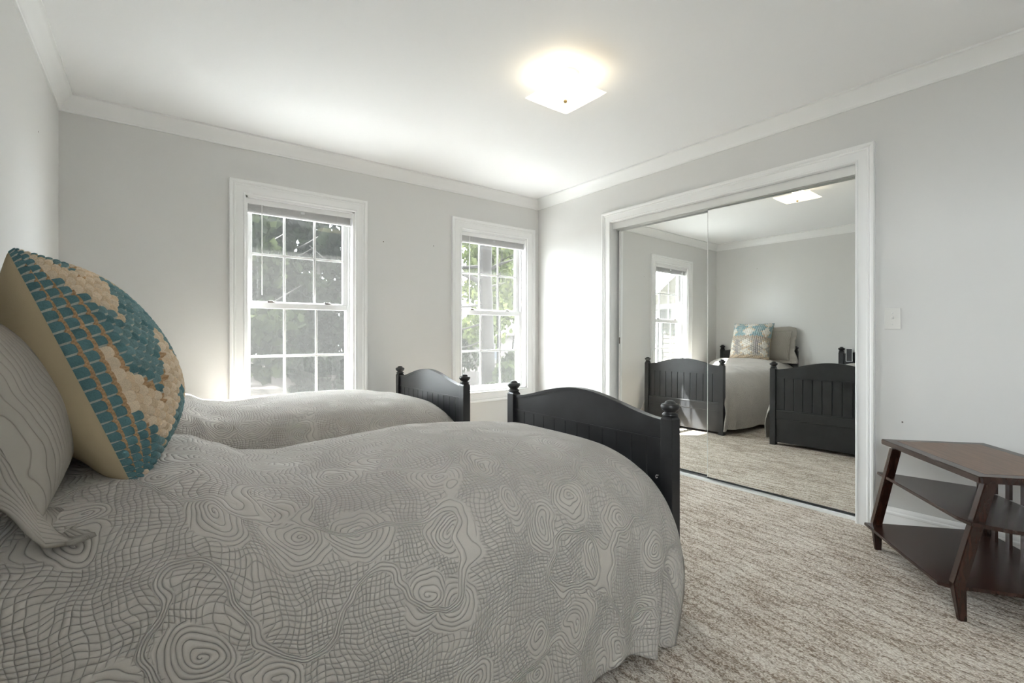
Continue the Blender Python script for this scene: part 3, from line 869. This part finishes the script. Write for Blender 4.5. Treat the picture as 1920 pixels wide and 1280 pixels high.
# ------------------------------------------------------------------ pillows
def pillow_pt(a, b, W, H, T, side, ex=0.48, pinch=0.07):
    u = W / 2 * a * (1 - pinch * (1 - b * b) * a * a)
    v = H / 2 * b * (1 - pinch * (1 - a * a) * b * b)
    w = side * T / 2 * max(0.0, (1 - a * a) * (1 - b * b)) ** ex
    return u, v, w
TEAL = (0.088, 0.185, 0.205); TEAL2 = (0.15, 0.25, 0.26); TAN = (0.46, 0.30, 0.165); CREAM = (0.66, 0.54, 0.40); GREY = (0.44, 0.415, 0.39); TAUPE = (0.46, 0.385, 0.31); WHITE = (0.80, 0.77, 0.71); AQUA = (0.30, 0.42, 0.44)
def col_near(i, j, ni, nj):
    k = min(i, ni - 1 - i)
    tri = abs(((i + 3) % 12) - 6)
    t = (j + tri * 1.15 + 2) % 13
    cream = t < 5.2
    if k < 4 or (k < 7 and not cream):
        return TEAL if k % 2 == 0 else TAN
    if cream: return CREAM if k % 2 == 0 else (0.62, 0.48, 0.33)
    if t < 6.0: return TAN
    return TEAL2 if (i + j) % 5 else TEAL
def col_far(i, j, ni, nj):
    t, u = j / (nj - 1), i / (ni - 1)
    if t < 0.05: return TAUPE
    if t < 0.17: return CREAM if (i // 2 + j) % 3 else TAUPE
    if 0.50 < t < 0.565: return TAUPE if j % 2 else (0.50, 0.44, 0.37)
    top = t >= 0.565
    q = ((t - 0.565) / 0.435 if top else (t - 0.17) / 0.33) * 2.0
    hw = 0.105 * (1 - abs(2 * (q % 1) - 1)) + 0.02
    near = min(abs(u - c) for c in (0.17, 0.5, 0.83))
    if near < hw: return WHITE if near < hw - 0.02 else CREAM
    if abs(near - 0.165) < 0.03 and (q % 1) > 0.3: return (0.40, 0.47, 0.47) if top else (0.36, 0.34, 0.33)
    return AQUA if top else ((0.52, 0.48, 0.43) if j % 2 else GREY)
def col_edges(ni):
    w = [1.25 if k % 2 == 0 else 0.75 for k in range(ni)] if ni % 2 == 1 else [1.0] * ni
    e = [0.0]
    for x in w: e.append(e[-1] + x)
    return [x / e[-1] for x in e]
def col_at(f, e):
    for k in range(len(e) - 1):
        if f < e[k + 1]: return k, (f - e[k]) / (e[k + 1] - e[k])
    return len(e) - 2, 1.0
def cushion(loc, tilt, yaw, colf, ni, nj, res, label, W=0.525, H=0.525, T=0.25):
    root = empty('throw_pillow', loc); tag(root, label, 'throw pillow', 'woven throw pillows')
    # local frame: u along +y, v up and leaning back, w towards the foot of the bed
    Mx = Matrix(((0, -math.sin(tilt), math.cos(tilt)), (1, 0, 0), (0, math.cos(tilt), math.sin(tilt)))).to_4x4()
    Mx = Matrix.Rotation(yaw, 4, 'Z') @ Mx
    ce = col_edges(ni)
    for side, nm in ((1, 'woven_front'), (-1, 'canvas_back')):
        bm = nb(); cl = bm.loops.layers.float_color.new('Col') if side > 0 else None
        nu, nv = (ni * res, nj * res) if side > 0 else (40, 40)
        g = []
        for a_ in range(nu + 1):
            r = []
            for b_ in range(nv + 1):
                # denser samples near the edge
                a, b = -1 + 2 * a_ / nu, -1 + 2 * b_ / nv
                a2 = math.sin(a * PI / 2); b2 = math.sin(b * PI / 2) * 0.8 + b * 0.2
                u, v, w = pillow_pt(a2, b2, W, H, T, side)
                lift = 0
                if side > 0:
                    fi, fj = a_ / res, b_ / res
                    i, ff = col_at(a_ / nu, ce); j = min(int(fj), nj - 1)
                    gj = (fj + (0.5 if i % 2 else 0)) % 1.0
                    across = max(0.0, 1 - (2 * ff - 1) ** 2) ** 0.5
                    along = max(0.0, 1 - abs(2 * gj - 1) ** 3) ** 0.6
                    lift = 0.0135 * across * (0.25 + 0.75 * along)
                    if colf(i, j, ni, nj) == TAN:
                        lift = 0.0045 * across * (0.55 + 0.45 * math.sin((fj * 2.2 + ff * 0.9) * 2 * PI))
                    w *= 1.30 + 0.16 * -b2 * (1 - abs(b2) ** 3)
                else:
                    # creases in the canvas toward the lower corner
                    lift = 0.004 * math.sin(b2 * 19 + a2 * 5) * smooth((-b2 - 0.3) / 0.5) * (1 - a2 * a2) * -1
                # normal approx along w with a bit outward
                nrm = Vector((a2 * 0.5 * abs(a2), b2 * 0.5 * abs(b2), side)).normalized()
                p = Vector((u, v, w)) + nrm * lift
                # sag: lower part is fuller
                r.append(bm.verts.new(Mx @ Vector((p.x, p.y + H / 2, p.z + T / 2))))
            g.append(r)
        for a_ in range(nu):
            for b_ in range(nv):
                f = bm.faces.new((g[a_][b_], g[a_ + 1][b_], g[a_ + 1][b_ + 1], g[a_][b_ + 1]))
                if side > 0:
                    i, ff = col_at((a_ + 0.5) / nu, ce)
                    fj = b_ / res + (0.5 if i % 2 else 0)
                    j = min(int(fj), nj - 1)
                    c = colf(i, j, ni, nj)
                    gj = fj % 1.0
                    if c in (TEAL, TEAL2) and (gj < 0.9 / res): c = (0.40, 0.41, 0.36)
                    if c == TAN and math.sin((b_ / res * 2.2 + ff * 0.9) * 2 * PI) < -0.2: c = (0.36, 0.22, 0.11)
                    k = 0.92 + 0.16 * ((i * 37 + j * 17) % 11) / 10
                    for lp in f.loops: lp[cl] = (c[0] * k, c[1] * k, c[2] * k, 1)
        obj(nm, bm, M_woven if side > 0 else M_canvas, root, smooth=True)
    return root
TILT = math.radians(21)
cushion((-0.150, 1.575, 0.690), TILT, 0.0, col_near, 39, 29, 6, 'plump teal and tan woven cushion with a canvas back, close to the camera')
cushion((-0.150, 3.055, 0.690), math.radians(18), 0.0, col_far, 30, 28, 4, 'pale patterned woven cushion on the window-side bed, seen in the mirror')

def sham(loc, tilt, label, seed, yaw=0.0, folded=False):
    root = empty('pillow_sham', loc); tag(root, label, 'pillow', 'quilted pillow shams')
    Mx = Matrix(((0, -math.sin(tilt), math.cos(tilt)), (1, 0, 0), (0, math.cos(tilt), math.sin(tilt)))).to_4x4()
    Mx = Matrix.Rotation(yaw, 4, 'Z') @ Mx
    W, H, T = 0.66, 0.41, 0.25
    bm = nb(); uvl = bm.loops.layers.uv.new('uv')
    n = 44
    def surf(side):
        g = []
        for i in range(n + 1):
            r = []
            for j in range(n + 1):
                a, b = -1 + 2 * i / n, -1 + 2 * j / n
                a2 = math.sin(a * PI / 2) * 0.5 + a * 0.5; b2 = math.sin(b * PI / 2) * 0.5 + b * 0.5
                u, v, w = pillow_pt(a2, b2, W, H, T, side, 0.55, 0.05)
                w += 0.004 * noise.noise(Vector((u * 9, v * 9, seed + side)))
                r.append((bm.verts.new(Mx @ Vector((u, v + H / 2 + 0.05, (w if side > 0 else w * 0.4) + 0.03))), (u, v)))
            g.append(r)
        for i in range(n):
            for j in range(n):
                q = (g[i][j], g[i + 1][j], g[i + 1][j + 1], g[i][j + 1])
                f = bm.faces.new([x[0] for x in q])
                for lp, x in zip(f.loops, q): lp[uvl].uv = x[1]
    surf(1); surf(-1)
    obj('pillow_body', bm, M_sham, root, smooth=True)
    # scalloped, slightly ruffled flange
    bm = nb(); uvl = bm.loops.layers.uv.new('uv')
    m = 220; rows = 6
    ring = []
    for k in range(m):
        s = 4 * k / m
        e, f = int(s), s - int(s)
        c = -1 + 2 * f
        a, b = ((c, -1), (1, c), (-c, 1), (-1, -c))[e]
        u, v, _ = pillow_pt(a * 0.985, b * 0.985, W, H, T, 1, 0.55, 0.05)
        od = Vector((a ** 7 if abs(a) < 1 else a, b ** 7 if abs(b) < 1 else b)).normalized() if True else None
        rr = []
        for q in range(rows + 1):
            t = q / rows
            ext = 0.058 * t * (1 + 0.16 * abs(math.sin(s * PI * 3)) + 1.1 * max(0.0, a * b) ** 3 * (1 if (a < 0 and b < 0) else 0) * 1.3)
            corner = max(0.0, abs(a * b)) ** 6
            if folded and b < -0.9: ext *= 0.12 + 0.88 * max(smooth((-a - 0.80) / 0.18), smooth((a - 0.62) / 0.33))
            if folded and a < -0.9: ext *= 0.25 + 0.75 * max(smooth((-b - 0.55) / 0.4), smooth((b - 0.6) / 0.35))
            wv = (0.010 * math.sin(s * PI * 5 + seed) + 0.006 * math.sin(s * PI * 11)) * t + 0.03 * t * t * corner * (1 if b < 0 else -0.3)
            p = (u + od.x * ext, v + od.y * ext, wv)
            if folded and a < -0.9: p = (p[0] + 0.5 * (u - p[0]) * (1 - corner), p[1], p[2] - 0.045 * t * (1 - corner))
            if b < -0.9: p = (p[0], max(p[1], -H / 2 - 0.035), p[2] + 0.02 * t)
            rr.append((bm.verts.new(Mx @ Vector((p[0], p[1] + H / 2 + 0.05, p[2] + 0.03))), (0.015 * (q - 0.5) * 1.2, s * 0.5)))
        ring.append(rr)
    for k in range(m):
        for q in range(rows):
            qd = (ring[k][q], ring[(k + 1) % m][q], ring[(k + 1) % m][q + 1], ring[k][q + 1])
            f = bm.faces.new([x[0] for x in qd])
            for lp, x in zip(f.loops, qd): lp[uvl].uv = x[1]
    o = obj('scalloped_flange', bm, M_sham, root, smooth=True)
    md = o.modifiers.new('thick', 'SOLIDIFY'); md.thickness = 0.008; md.offset = 0
    return root
sham((-0.216, 1.515, 0.670), math.radians(20), 'taupe quilted sham with a scalloped flange, close to the camera behind the teal cushion', 2, math.radians(8), True)
sham((-0.265, 2.955, 0.680), math.radians(14), 'taupe sham leaning on the window-side headboard behind the pale cushion, seen in the mirror', 5)

# small framed panel standing against the near headboard, visible in the mirror
root = empty('picture_frame', (-0.343, 1.992, 0.752), 0); tag(root, 'small dark panel in a thin white frame beside a headboard post, seen in the mirror', 'picture frame')
bm = nb(); box(bm, -0.006, 0.0, -0.030, 0.030, 0.006, 0.156); obj('dark_panel', bm, M_frame_dark, root)
bm = nb(); frame_sweep(bm, -0.029, 0.029, 0.006, 0.156, [(0, -0.006), (0, 0.003), (0.005, 0.003), (0.005, -0.006)], lambda a, b, d: (d, a, b)); obj('frame', bm, M_vinyl, root)

# ================================================================== side table (turned to the room)
nv = Vector((0.655, -0.756, 0)).normalized()          # towards the slatted back
uv_ = Vector((-nv.y * -1, 0, 0))
u1 = Vector((-0.756, -0.655, 0)).normalized()          # along the open front
A0 = Vector((2.872, 0.757, 0))
ctr = A0 + u1 * 0.3185 + nv * 0.215
ang = math.atan2(u1.y, u1.x)
tab = empty('side_table', (ctr.x, ctr.y, 0), ang); tag(tab, 'dark wood slatted side table with three tiers standing on the carpet by the right wall', 'side table')
bpy.context.view_layer.update(); tinv = tab.matrix_world.inverted()
def tl(x, y, z): return tinv @ Vector((x, y, z))
LH, DH = 0.3185, 0.215
# local: +x along u1, local y: nv side is ?
ny = 1 if (tl(ctr.x + nv.x, ctr.y + nv.y, 0).y > 0) else -1
bm = nb()
def top_poly(l, d, ch): return [(-l, -d * 1.0), (l, -d * 1.0), (l, d), (-l, d)]
def slab(bm, poly, z0, z1, bev=0.0, tiltz=None):
    lo_ = [bm.verts.new((x, y * ny, z0 + (tiltz(x, y) if tiltz else 0))) for x, y in poly]
    hi_ = [bm.verts.new((x, y * ny, z1 + (tiltz(x, y) if tiltz else 0))) for x, y in poly]
    n = len(poly)
    fs = [bm.faces.new(lo_), bm.faces.new(hi_[::-1])]
    for i in range(n): fs.append(bm.faces.new((lo_[i], hi_[i], hi_[(i + 1) % n], lo_[(i + 1) % n])))
    if bev:
        es = list({e for f in fs for e in f.edges})
        bmesh.ops.bevel(bm, geom=es, offset=bev, segments=2, affect='EDGES')
slab(bm, [(-LH, -DH), (LH, -DH), (LH, DH), (-LH, DH)], 0.524, 0.549, 0.003)
ttop = obj('table_top', bm, M_wood, tab)
bm = nb(); slab(bm, [(-LH + 0.045, -DH + 0.045), (LH - 0.045, -DH + 0.045), (LH - 0.045, DH - 0.045), (-LH + 0.045, DH - 0.045)], 0.5485, 0.5496)
o = obj('veneer_panel', bm, M_woodtop, ttop); o['label'] = 'lighter brown inset veneer'
bm = nb(); slab(bm, [(-LH - 0.008, -DH - 0.015), (LH - 0.034, -DH - 0.050), (LH + 0.020, -DH - 0.037), (LH + 0.035, -DH + 0.08), (LH + 0.0, DH - 0.03), (-LH - 0.008, DH - 0.02)], -0.007, 0.007, 0.002, lambda x, y: 0.352 - 0.115 * y)
obj('tilted_shelf', bm, M_wood, tab)
bm = nb(); slab(bm, [(-LH - 0.025, -DH - 0.063), (LH - 0.075, -DH - 0.087), (LH - 0.052, -DH - 0.055), (LH - 0.030, -DH + 0.157), (LH - 0.02, DH + 0.02), (-LH - 0.025, DH + 0.02)], 0.108, 0.122, 0.002)
obj('bottom_shelf', bm, M_wood, tab)
def leg(foot, knee, top, w=0.030, d=0.042):
    bm = nb()
    secs = []
    for (p, sc) in ((foot, 0.62), (knee, 1.0), (top, 0.95)):
        q = tl(*p)
        secs.append([bm.verts.new((q.x + a * w * sc * 0.5, q.y + b * d * sc * 0.5, q.z)) for a, b in ((-1, -1), (1, -1), (1, 1), (-1, 1))])
    for A, B in zip(secs[:-1], secs[1:]):
        for k in range(4): bm.faces.new((A[k], A[(k + 1) % 4], B[(k + 1) % 4], B[k]))
    bm.faces.new(secs[0][::-1]); bm.faces.new(secs[-1])
    es = [e for e in bm.edges if abs(e.verts[0].co.z - e.verts[1].co.z) > 0.05]
    bmesh.ops.bevel(bm, geom=es, offset=0.003, segments=2, affect='EDGES')
    obj('leg', bm, M_wood, tab)
leg((2.863, 0.768, 0.0), (2.868, 0.775, 0.13), (2.792, 0.680, 0.526))
leg((2.404, 0.388, 0.0), (2.392, 0.398, 0.14), (2.428, 0.320, 0.526))
Bc = A0 + nv * 0.43; Cc = Bc + u1 * 0.637
def wpt(lx, ly, z):
    p = Vector((ctr.x, ctr.y, 0)) + u1 * lx + nv * ly; return (p.x, p.y, z)
leg(wpt(-LH + 0.03, DH - 0.012, 0.0), wpt(-LH + 0.03, DH - 0.012, 0.13), wpt(-LH + 0.05, DH - 0.04, 0.526))
leg(wpt(LH - 0.03, DH - 0.012, 0.0), wpt(LH - 0.03, DH - 0.012, 0.13), wpt(LH - 0.05, DH - 0.04, 0.526))
for k in range(7):
    lx = -LH + 0.045 + 0.079 * (k + 1) - 0.02
    if lx > LH - 0.06: break
    bm = nb()
    for z0, z1 in ((0.12, 0.332), (0.340, 0.526)):
        y0, y1 = DH - 0.020, DH - 0.020
        vs = box(bm, lx - 0.011, lx + 0.011, DH * ny - 0.026 * ny - 0.006, DH * ny - 0.026 * ny + 0.006, z0, z1)
    obj('slat', bm, M_wood, tab)

# ================================================================== outdoors
GZ = -0.75
bm = nb(); 
nG = 40
gv = [[bm.verts.new((lerp(-22, 46, i / nG), lerp(-24, 46, j / nG), GZ + (0 if j < 18 else 0.12 * noise.noise(Vector((i * 0.5, j * 0.5, 0)))))) for j in range(nG + 1)] for i in range(nG + 1)]
for i in range(nG):
    for j in range(nG): bm.faces.new((gv[i][j], gv[i + 1][j], gv[i + 1][j + 1], gv[i][j + 1]))
g = obj('ground', bm, M_straw, None, smooth=True); g['kind'] = 'structure'
bm = nb(); box(bm, -2.3, 12.0, YB + TH + 0.01, 7.4, GZ - 0.05, GZ + 0.10); o = obj('back_bounce_slab', bm, M_bounce, None); o['kind'] = 'structure'  # added pale slab, out of view, bounces sunlight up through the windows
bm = nb(); box(bm, -10.0, XL - 0.25, -7.0, 3.0, GZ - 0.05, GZ + 0.10); o = obj('side_bounce_slab', bm, M_bounce, None); o['kind'] = 'structure'  # added unseen slab, bounces daylight in at the fill opening
# roof overhang of this house above the windows
bm = nb(); box(bm, XL - 1.2, XR + 2.0, YB + TH, YB + TH + 0.47, 2.50, 2.62); box(bm, XL - 1.2, XR + 2.0, YB + TH + 0.45, YB + TH + 0.48, 2.47, 2.68)
o = obj('eave', bm, M_ext_white, None); o['kind'] = 'structure'

def leaves(bm, c, rad, n, size, rnd, flat=1.0):
    for _ in range(n):
        while True:
            p = Vector((rnd.uniform(-1, 1), rnd.uniform(-1, 1), rnd.uniform(-1, 1)))
            if 0.15 < p.length < 1: break
        p = Vector((p.x * rad[0], p.y * rad[1], p.z * rad[2])) + Vector(c)
        s = size * rnd.uniform(0.6, 1.4)
        q = Euler((rnd.uniform(0, 6.3), rnd.uniform(0, 6.3), rnd.uniform(0, 6.3))).to_matrix()
        vs = [bm.verts.new(p + q @ Vector(v) * s) for v in ((-0.5, -0.22, 0), (0.1, -0.34, 0.06), (0.6, 0, 0), (0.1, 0.34, 0.06), (-0.5, 0.22, 0))]
        bm.faces.new(vs)
def tree(name, x, y, h, blobs, lm, label, cat='tree', group='trees beyond the windows', tr=0.14, leaf=0.22, n=900, seed=0):
    rnd = random.Random(seed * 13 + int(x * 10))
    root = empty(name, (x, y, GZ)); tag(root, label, cat, group)
    if tr > 0:
        bm = nb()
        tube(bm, [(0, 0, -0.1), (0.03, 0.02, h * 0.35), (-0.05, 0.05, h * 0.7), (0, 0, h)], [tr * 1.25, tr, tr * 0.75, tr * 0.35], 10)
        for k in range(5):
            a = rnd.uniform(0, 6.28); z = h * rnd.uniform(0.3, 0.85); ln = h * rnd.uniform(0.15, 0.3)
            tube(bm, [(0, 0, z), (math.cos(a) * ln * 0.5, math.sin(a) * ln * 0.5, z + ln * 0.25), (math.cos(a) * ln, math.sin(a) * ln, z + ln * 0.6)], [tr * 0.4, tr * 0.25, tr * 0.08], 6)
        obj('trunk', bm, M_bark, root, smooth=True)
    bm = nb()
    for (c, r, k) in blobs: leaves(bm, c, r, int(n * k), leaf, rnd)
    obj('foliage', bm, lm, root)
    return root
def blobs(rnd, h, w, n, z0=0.25):
    out = []
    for k in range(n):
        z = h * rnd.uniform(z0, 1.0); a = rnd.uniform(0, 6.28); r = w * rnd.uniform(0.1, 0.65) * (1.15 - z / h * 0.6)
        s = w * rnd.uniform(0.32, 0.55)
        out.append(((math.cos(a) * r, math.sin(a) * r, z), (s, s, s * 0.75), 1.0 / n * 3))
    return out
R_ = random.Random(21)
specs = [
    ('evergreen_tree', 2.3, 17.0, 7.0, 1.7, M_leaf_mid, 'yellow-green bushy tree at the left edge of the view through the left window'),
    ('evergreen_tree', 4.35, 22.0, 8.0, 2.0, M_leaf_dark, 'dark evergreen tree in the middle of the view through the left window'),
    ('evergreen_tree', 6.1, 17.4, 7.6, 1.75, M_leaf_dark, 'dark evergreen tree at the right of the view through the left window'),
    ('evergreen_tree', 9.0, 22.5, 8.0, 2.0, M_leaf_dark, 'tall dark evergreen mostly behind the wall between the two windows'),
    ('evergreen_tree', 2.6, 28.5, 9.0, 2.6, M_leaf_dark, 'dark background evergreen behind the yellow-green tree'),
    ('evergreen_tree', 8.0, 29.5, 9.5, 2.6, M_leaf_dark, 'furthest dark evergreen of the group beyond the left window'),
]
for k, (nm, x, y, h, w, lm, lab) in enumerate(specs):
    tree(nm, x, y, h, blobs(R_, h, w, 16, 0.12), lm, lab, tr=0.16, leaf=0.34, n=1000, seed=k)
for k, (nm, x, y, h, w, lm, lab) in enumerate([
    ('evergreen_tree', 5.0, 36.0, 10.0, 2.9, M_leaf_dark, 'far dark evergreen at the back of the grove, left'),
    ('evergreen_tree', 12.6, 37.5, 10.5, 2.9, M_leaf_dark, 'far dark evergreen at the back of the grove, right'),
    ('evergreen_tree', 9.2, 41.5, 12.0, 3.2, M_leaf_dark, 'rearmost tall dark evergreen in the middle of the grove'),
    ('evergreen_tree', 0.4, 36.0, 10.0, 2.9, M_leaf_dark, 'far dark evergreen at the back of the grove, behind the left window casing'),
    ('shrub', 3.35, 13.4, 1.2, 0.6, M_leaf_dark, 'dark shrub at the foot of the grove, left of the sunlit straw'),
    ('shrub', 5.3, 26.5, 2.6, 1.3, M_leaf_dark, 'dark shrub deep in the grove beyond the left window'),
    ('shrub', 6.6, 22.6, 3.0, 1.1, M_leaf_dark, 'dark shrub between the trunks at the right of the grove'),
    ('shrub', 8.4, 34.2, 3.6, 1.3, M_leaf_dark, 'dark shrub at the very back of the grove'),
    ('shrub', 5.0, 14.6, 1.3, 0.8, M_leaf_dark, 'low dark shrub at the lower right of the left window view')]):
    tree(nm, x, y, h, blobs(R_, h, w, 14, 0.05), lm, lab, 'tree' if h > 4 else 'shrub', 'trees beyond the windows' if h > 4 else 'shrubs in the grove', tr=0.16 if h > 4 else 0.04, leaf=0.36 if h > 4 else 0.24, n=1000, seed=20 + k)
specs2 = [
    ('young_tree', 8.1, 11.3, 5.2, 1.5, M_leaf_lime, 'bright spring-green young tree at the right of the corner window view', 0.06, 0.16, 700),
    ('young_tree', 10.6, 15.2, 6.5, 1.9, M_leaf_lime, 'lime-green leafy tree behind the pine trunk', 0.07, 0.2, 800),
    ('young_tree', 13.2, 19.0, 6.5, 2.4, M_leaf_lime, 'pale green tree far behind the corner window shrubs', 0.08, 0.26, 800),
]
for k, (nm, x, y, h, w, lm, lab, tr, lf, n) in enumerate(specs2):
    tree(nm, x, y, h, blobs(R_, h, w, 12, 0.3), lm, lab, tr=tr, leaf=lf, n=n, seed=40 + k)
sh = [
    (4.42, 8.2, 1.2, 0.70, M_leaf_mid, 'green shrub at the lower left of the corner window view'),
    (6.0, 8.2, 1.2, 0.62, M_leaf_mid, 'green shrub low in the middle of the corner window view'),
    (7.25, 9.4, 2.0, 0.85, M_leaf_mid, 'taller green shrub at the lower right of the corner window view'),
    (8.1, 13.4, 2.0, 1.1, M_leaf_mid, 'leafy shrub in the second row beyond the corner window'),
]
for k, (x, y, h, w, lm, lab) in enumerate(sh):
    tree('shrub', x, y, h, blobs(R_, h, w, 9, 0.1), lm, lab, 'shrub', 'shrubs beyond the corner window', tr=0.03, leaf=0.11, n=800, seed=70 + k)
# pine with bare trunk and branches seen through the corner window
root = empty('pine_tree', (6.35, 9.35, GZ)); tag(root, 'pine with a thick bare trunk and dark side branches, beyond the corner window', 'tree', 'trees beyond the windows')
bm = nb(); tube(bm, [(0, 0, -0.1), (0.02, 0, 1.5), (-0.02, 0.02, 3.2), (0.0, 0, 5.2), (0.03, 0, 7.0)], [0.20, 0.165, 0.15, 0.13, 0.10], 14); obj('trunk', bm, M_bark, root, smooth=True)
for (z, a, ln, up, r) in ((3.0, 2.9, 1.9, 0.28, 0.07), (3.45, 2.5, 1.6, -0.05, 0.05), (2.55, 3.2, 1.5, -0.12, 0.035), (2.1, 2.8, 1.6, -0.2, 0.03), (3.3, -0.4, 0.7, 0.5, 0.05), (2.9, -0.2, 0.5, 0.35, 0.03), (1.7, 3.0, 1.2, -0.25, 0.025), (3.9, 3.3, 2.0, 0.3, 0.05)):
    bm = nb(); dx, dy = math.cos(a), math.sin(a)
    tube(bm, [(0, 0, z), (dx * ln * 0.35, dy * ln * 0.35, z + up * ln * 0.5), (dx * ln * 0.7, dy * ln * 0.7, z + up * ln * 0.75), (dx * ln, dy * ln, z + up * ln)], [r, r * 0.8, r * 0.55, r * 0.2], 8)
    obj('branch', bm, M_bark, root, smooth=True)
rnd = random.Random(5)
for c in ((-1.2, 0.5, 3.0), (-1.6, 0.3, 3.6), (-0.9, 0.6, 2.5)):
    bm = nb(); leaves(bm, c, (0.5, 0.5, 0.22), 120, 0.13, rnd); obj('needle_cluster', bm, M_leaf_dark, root)
# far house through the corner window
hs = empty('house', (19.4, 28.5, GZ - 0.6), 0.35); tag(hs, 'distant pink-beige house with a low gable roof beyond the corner window', 'house')
bm = nb(); box(bm, -5, 5, -3, 3, 0, 2.4); obj('wall', bm, M_far_wall, hs)
bm = nb(); extrude_poly(bm, [(-3.4, 2.35), (3.4, 2.35), (0, 4.1)], lambda a, b, d: (d, a, b), -5.3, 5.3); obj('roof', bm, M_roof_far, hs)
bm = nb(); extrude_poly(bm, [(-1.6, 2.0), (1.6, 2.0), (0, 3.3)], lambda a, b, d: (a + 2.0, d, b), -4.4, 0); obj('porch_gable', bm, M_roof_far, hs)
for x in (-3.2, -0.8, 2.0):
    bm = nb(); box(bm, x - 0.5, x + 0.5, -3.04, -2.98, 0.8, 1.9); w = obj('window', bm, M_ext_white, hs)
    bm = nb(); box(bm, x - 0.42, x + 0.42, -3.06, -3.03, 0.88, 1.82); obj('pane', bm, M_dark_glass, w)
# wing of this house, seen in the mirror through the left window
wg = empty('house_wing', (-2.5, 5.1, GZ)); tag(wg, 'cream lap-sided house wing with tan shingle roof, seen in the mirror through the window', 'building')
bpy.context.view_layer.update(); winv = wg.matrix_world.inverted()
bm = nb()
rows = 22; zb, zt = GZ, 1.46
ybn, yfr = YB + TH + 0.002, 6.22
for k in range(rows):
    z0, z1 = lerp(zb, zt, k / rows), lerp(zb, zt, (k + 1) / rows)
    extrude_poly(bm, [(-2.5 - 0.02, z0), (-2.5 + 0.016, z0), (-2.5 + 0.002, z1), (-2.5 - 0.02, z1)], lambda a, b, d: (a, d, b), ybn, yfr)
    extrude_poly(bm, [(yfr - 0.02, z0), (yfr + 0.016, z0), (yfr + 0.002, z1), (yfr - 0.02, z1)], lambda a, b, d: (d, a, b), -8.0, -2.5)
o = obj('lap_siding', bm, M_siding, wg); o.data.transform(winv)
bm = nb(); box(bm, -2.51, -2.47, yfr - 0.09, yfr + 0.03, zb, zt); box(bm, -2.6, -2.47, yfr + 0.0, yfr + 0.03, zb, zt); o = obj('corner_board', bm, M_ext_white, wg); o.data.transform(winv)
bm = nb(); box(bm, -2.49, -2.46, ybn, yfr, zt, zt + 0.22); o = obj('frieze_board', bm, M_ext_white, wg); o.data.transform(winv)
bm = nb(); box(bm, -2.5, -2.2, ybn, yfr + 0.15, zt + 0.20, zt + 0.22); o = obj('soffit', bm, M_ext_white, wg); o.data.transform(winv)
bm = nb(); box(bm, -2.22, -2.10, ybn, yfr + 0.15, zt + 0.20, zt + 0.31, 0.02); o = obj('gutter', bm, M_ext_white, wg); o.data.transform(winv)
bm = nb(); uvl = bm.loops.layers.uv.new('uv')
ra, rb = (-2.16, zt + 0.30), (-7.4, zt + 0.30 + 5.24 * 0.66)
vs = [bm.verts.new(p) for p in ((ra[0], ybn, ra[1]), (ra[0], yfr + 0.15, ra[1]), (rb[0], yfr + 0.15, rb[1]), (rb[0], ybn, rb[1]))]
f = bm.faces.new(vs)
sl = math.hypot(ra[0] - rb[0], rb[1] - ra[1])
for lp, u in zip(f.loops, ((0, 0), (yfr + 0.15 - ybn, 0), (yfr + 0.15 - ybn, sl), (0, sl))): lp[uvl].uv = u
o = obj('shingle_roof', bm, M_shingle, wg); o.data.transform(winv)
md = o.modifiers.new('thick', 'SOLIDIFY'); md.thickness = 0.05
tree('wing_tree', -5.0, 9.8, 6.0, blobs(R_, 6.0, 1.9, 12, 0.1), M_leaf_mid, 'green tree past the end of the house wing, seen in the mirror', group=None, tr=0.1, leaf=0.2, n=800, seed=91)

# ------------------------------------------------------------------ daylight portals in the two window openings and the added fill opening (give no light of their own)
for w, zz, loc, rot in ((W1, WZ, ((W1[0] + W1[1]) / 2, YB + TH + 0.02, (WZ[0] + WZ[1]) / 2), (-PI / 2, 0, 0)),
                        (W2, WZ, ((W2[0] + W2[1]) / 2, YB + TH + 0.02, (WZ[0] + WZ[1]) / 2), (-PI / 2, 0, 0)),
                        (W3, FILL_WZ, (XL - 0.15, (W3[0] + W3[1]) / 2, (FILL_WZ[0] + FILL_WZ[1]) / 2), (PI / 2, 0, -PI / 2))):
    ld = bpy.data.lights.new('window_portal', 'AREA'); ld.shape = 'RECTANGLE'; ld.size = w[1] - w[0]; ld.size_y = zz[1] - zz[0]
    ld.cycles.is_portal = True
    o = bpy.data.objects.new('window_portal', ld); o.location = loc; o.rotation_euler = rot; C.objects.link(o)
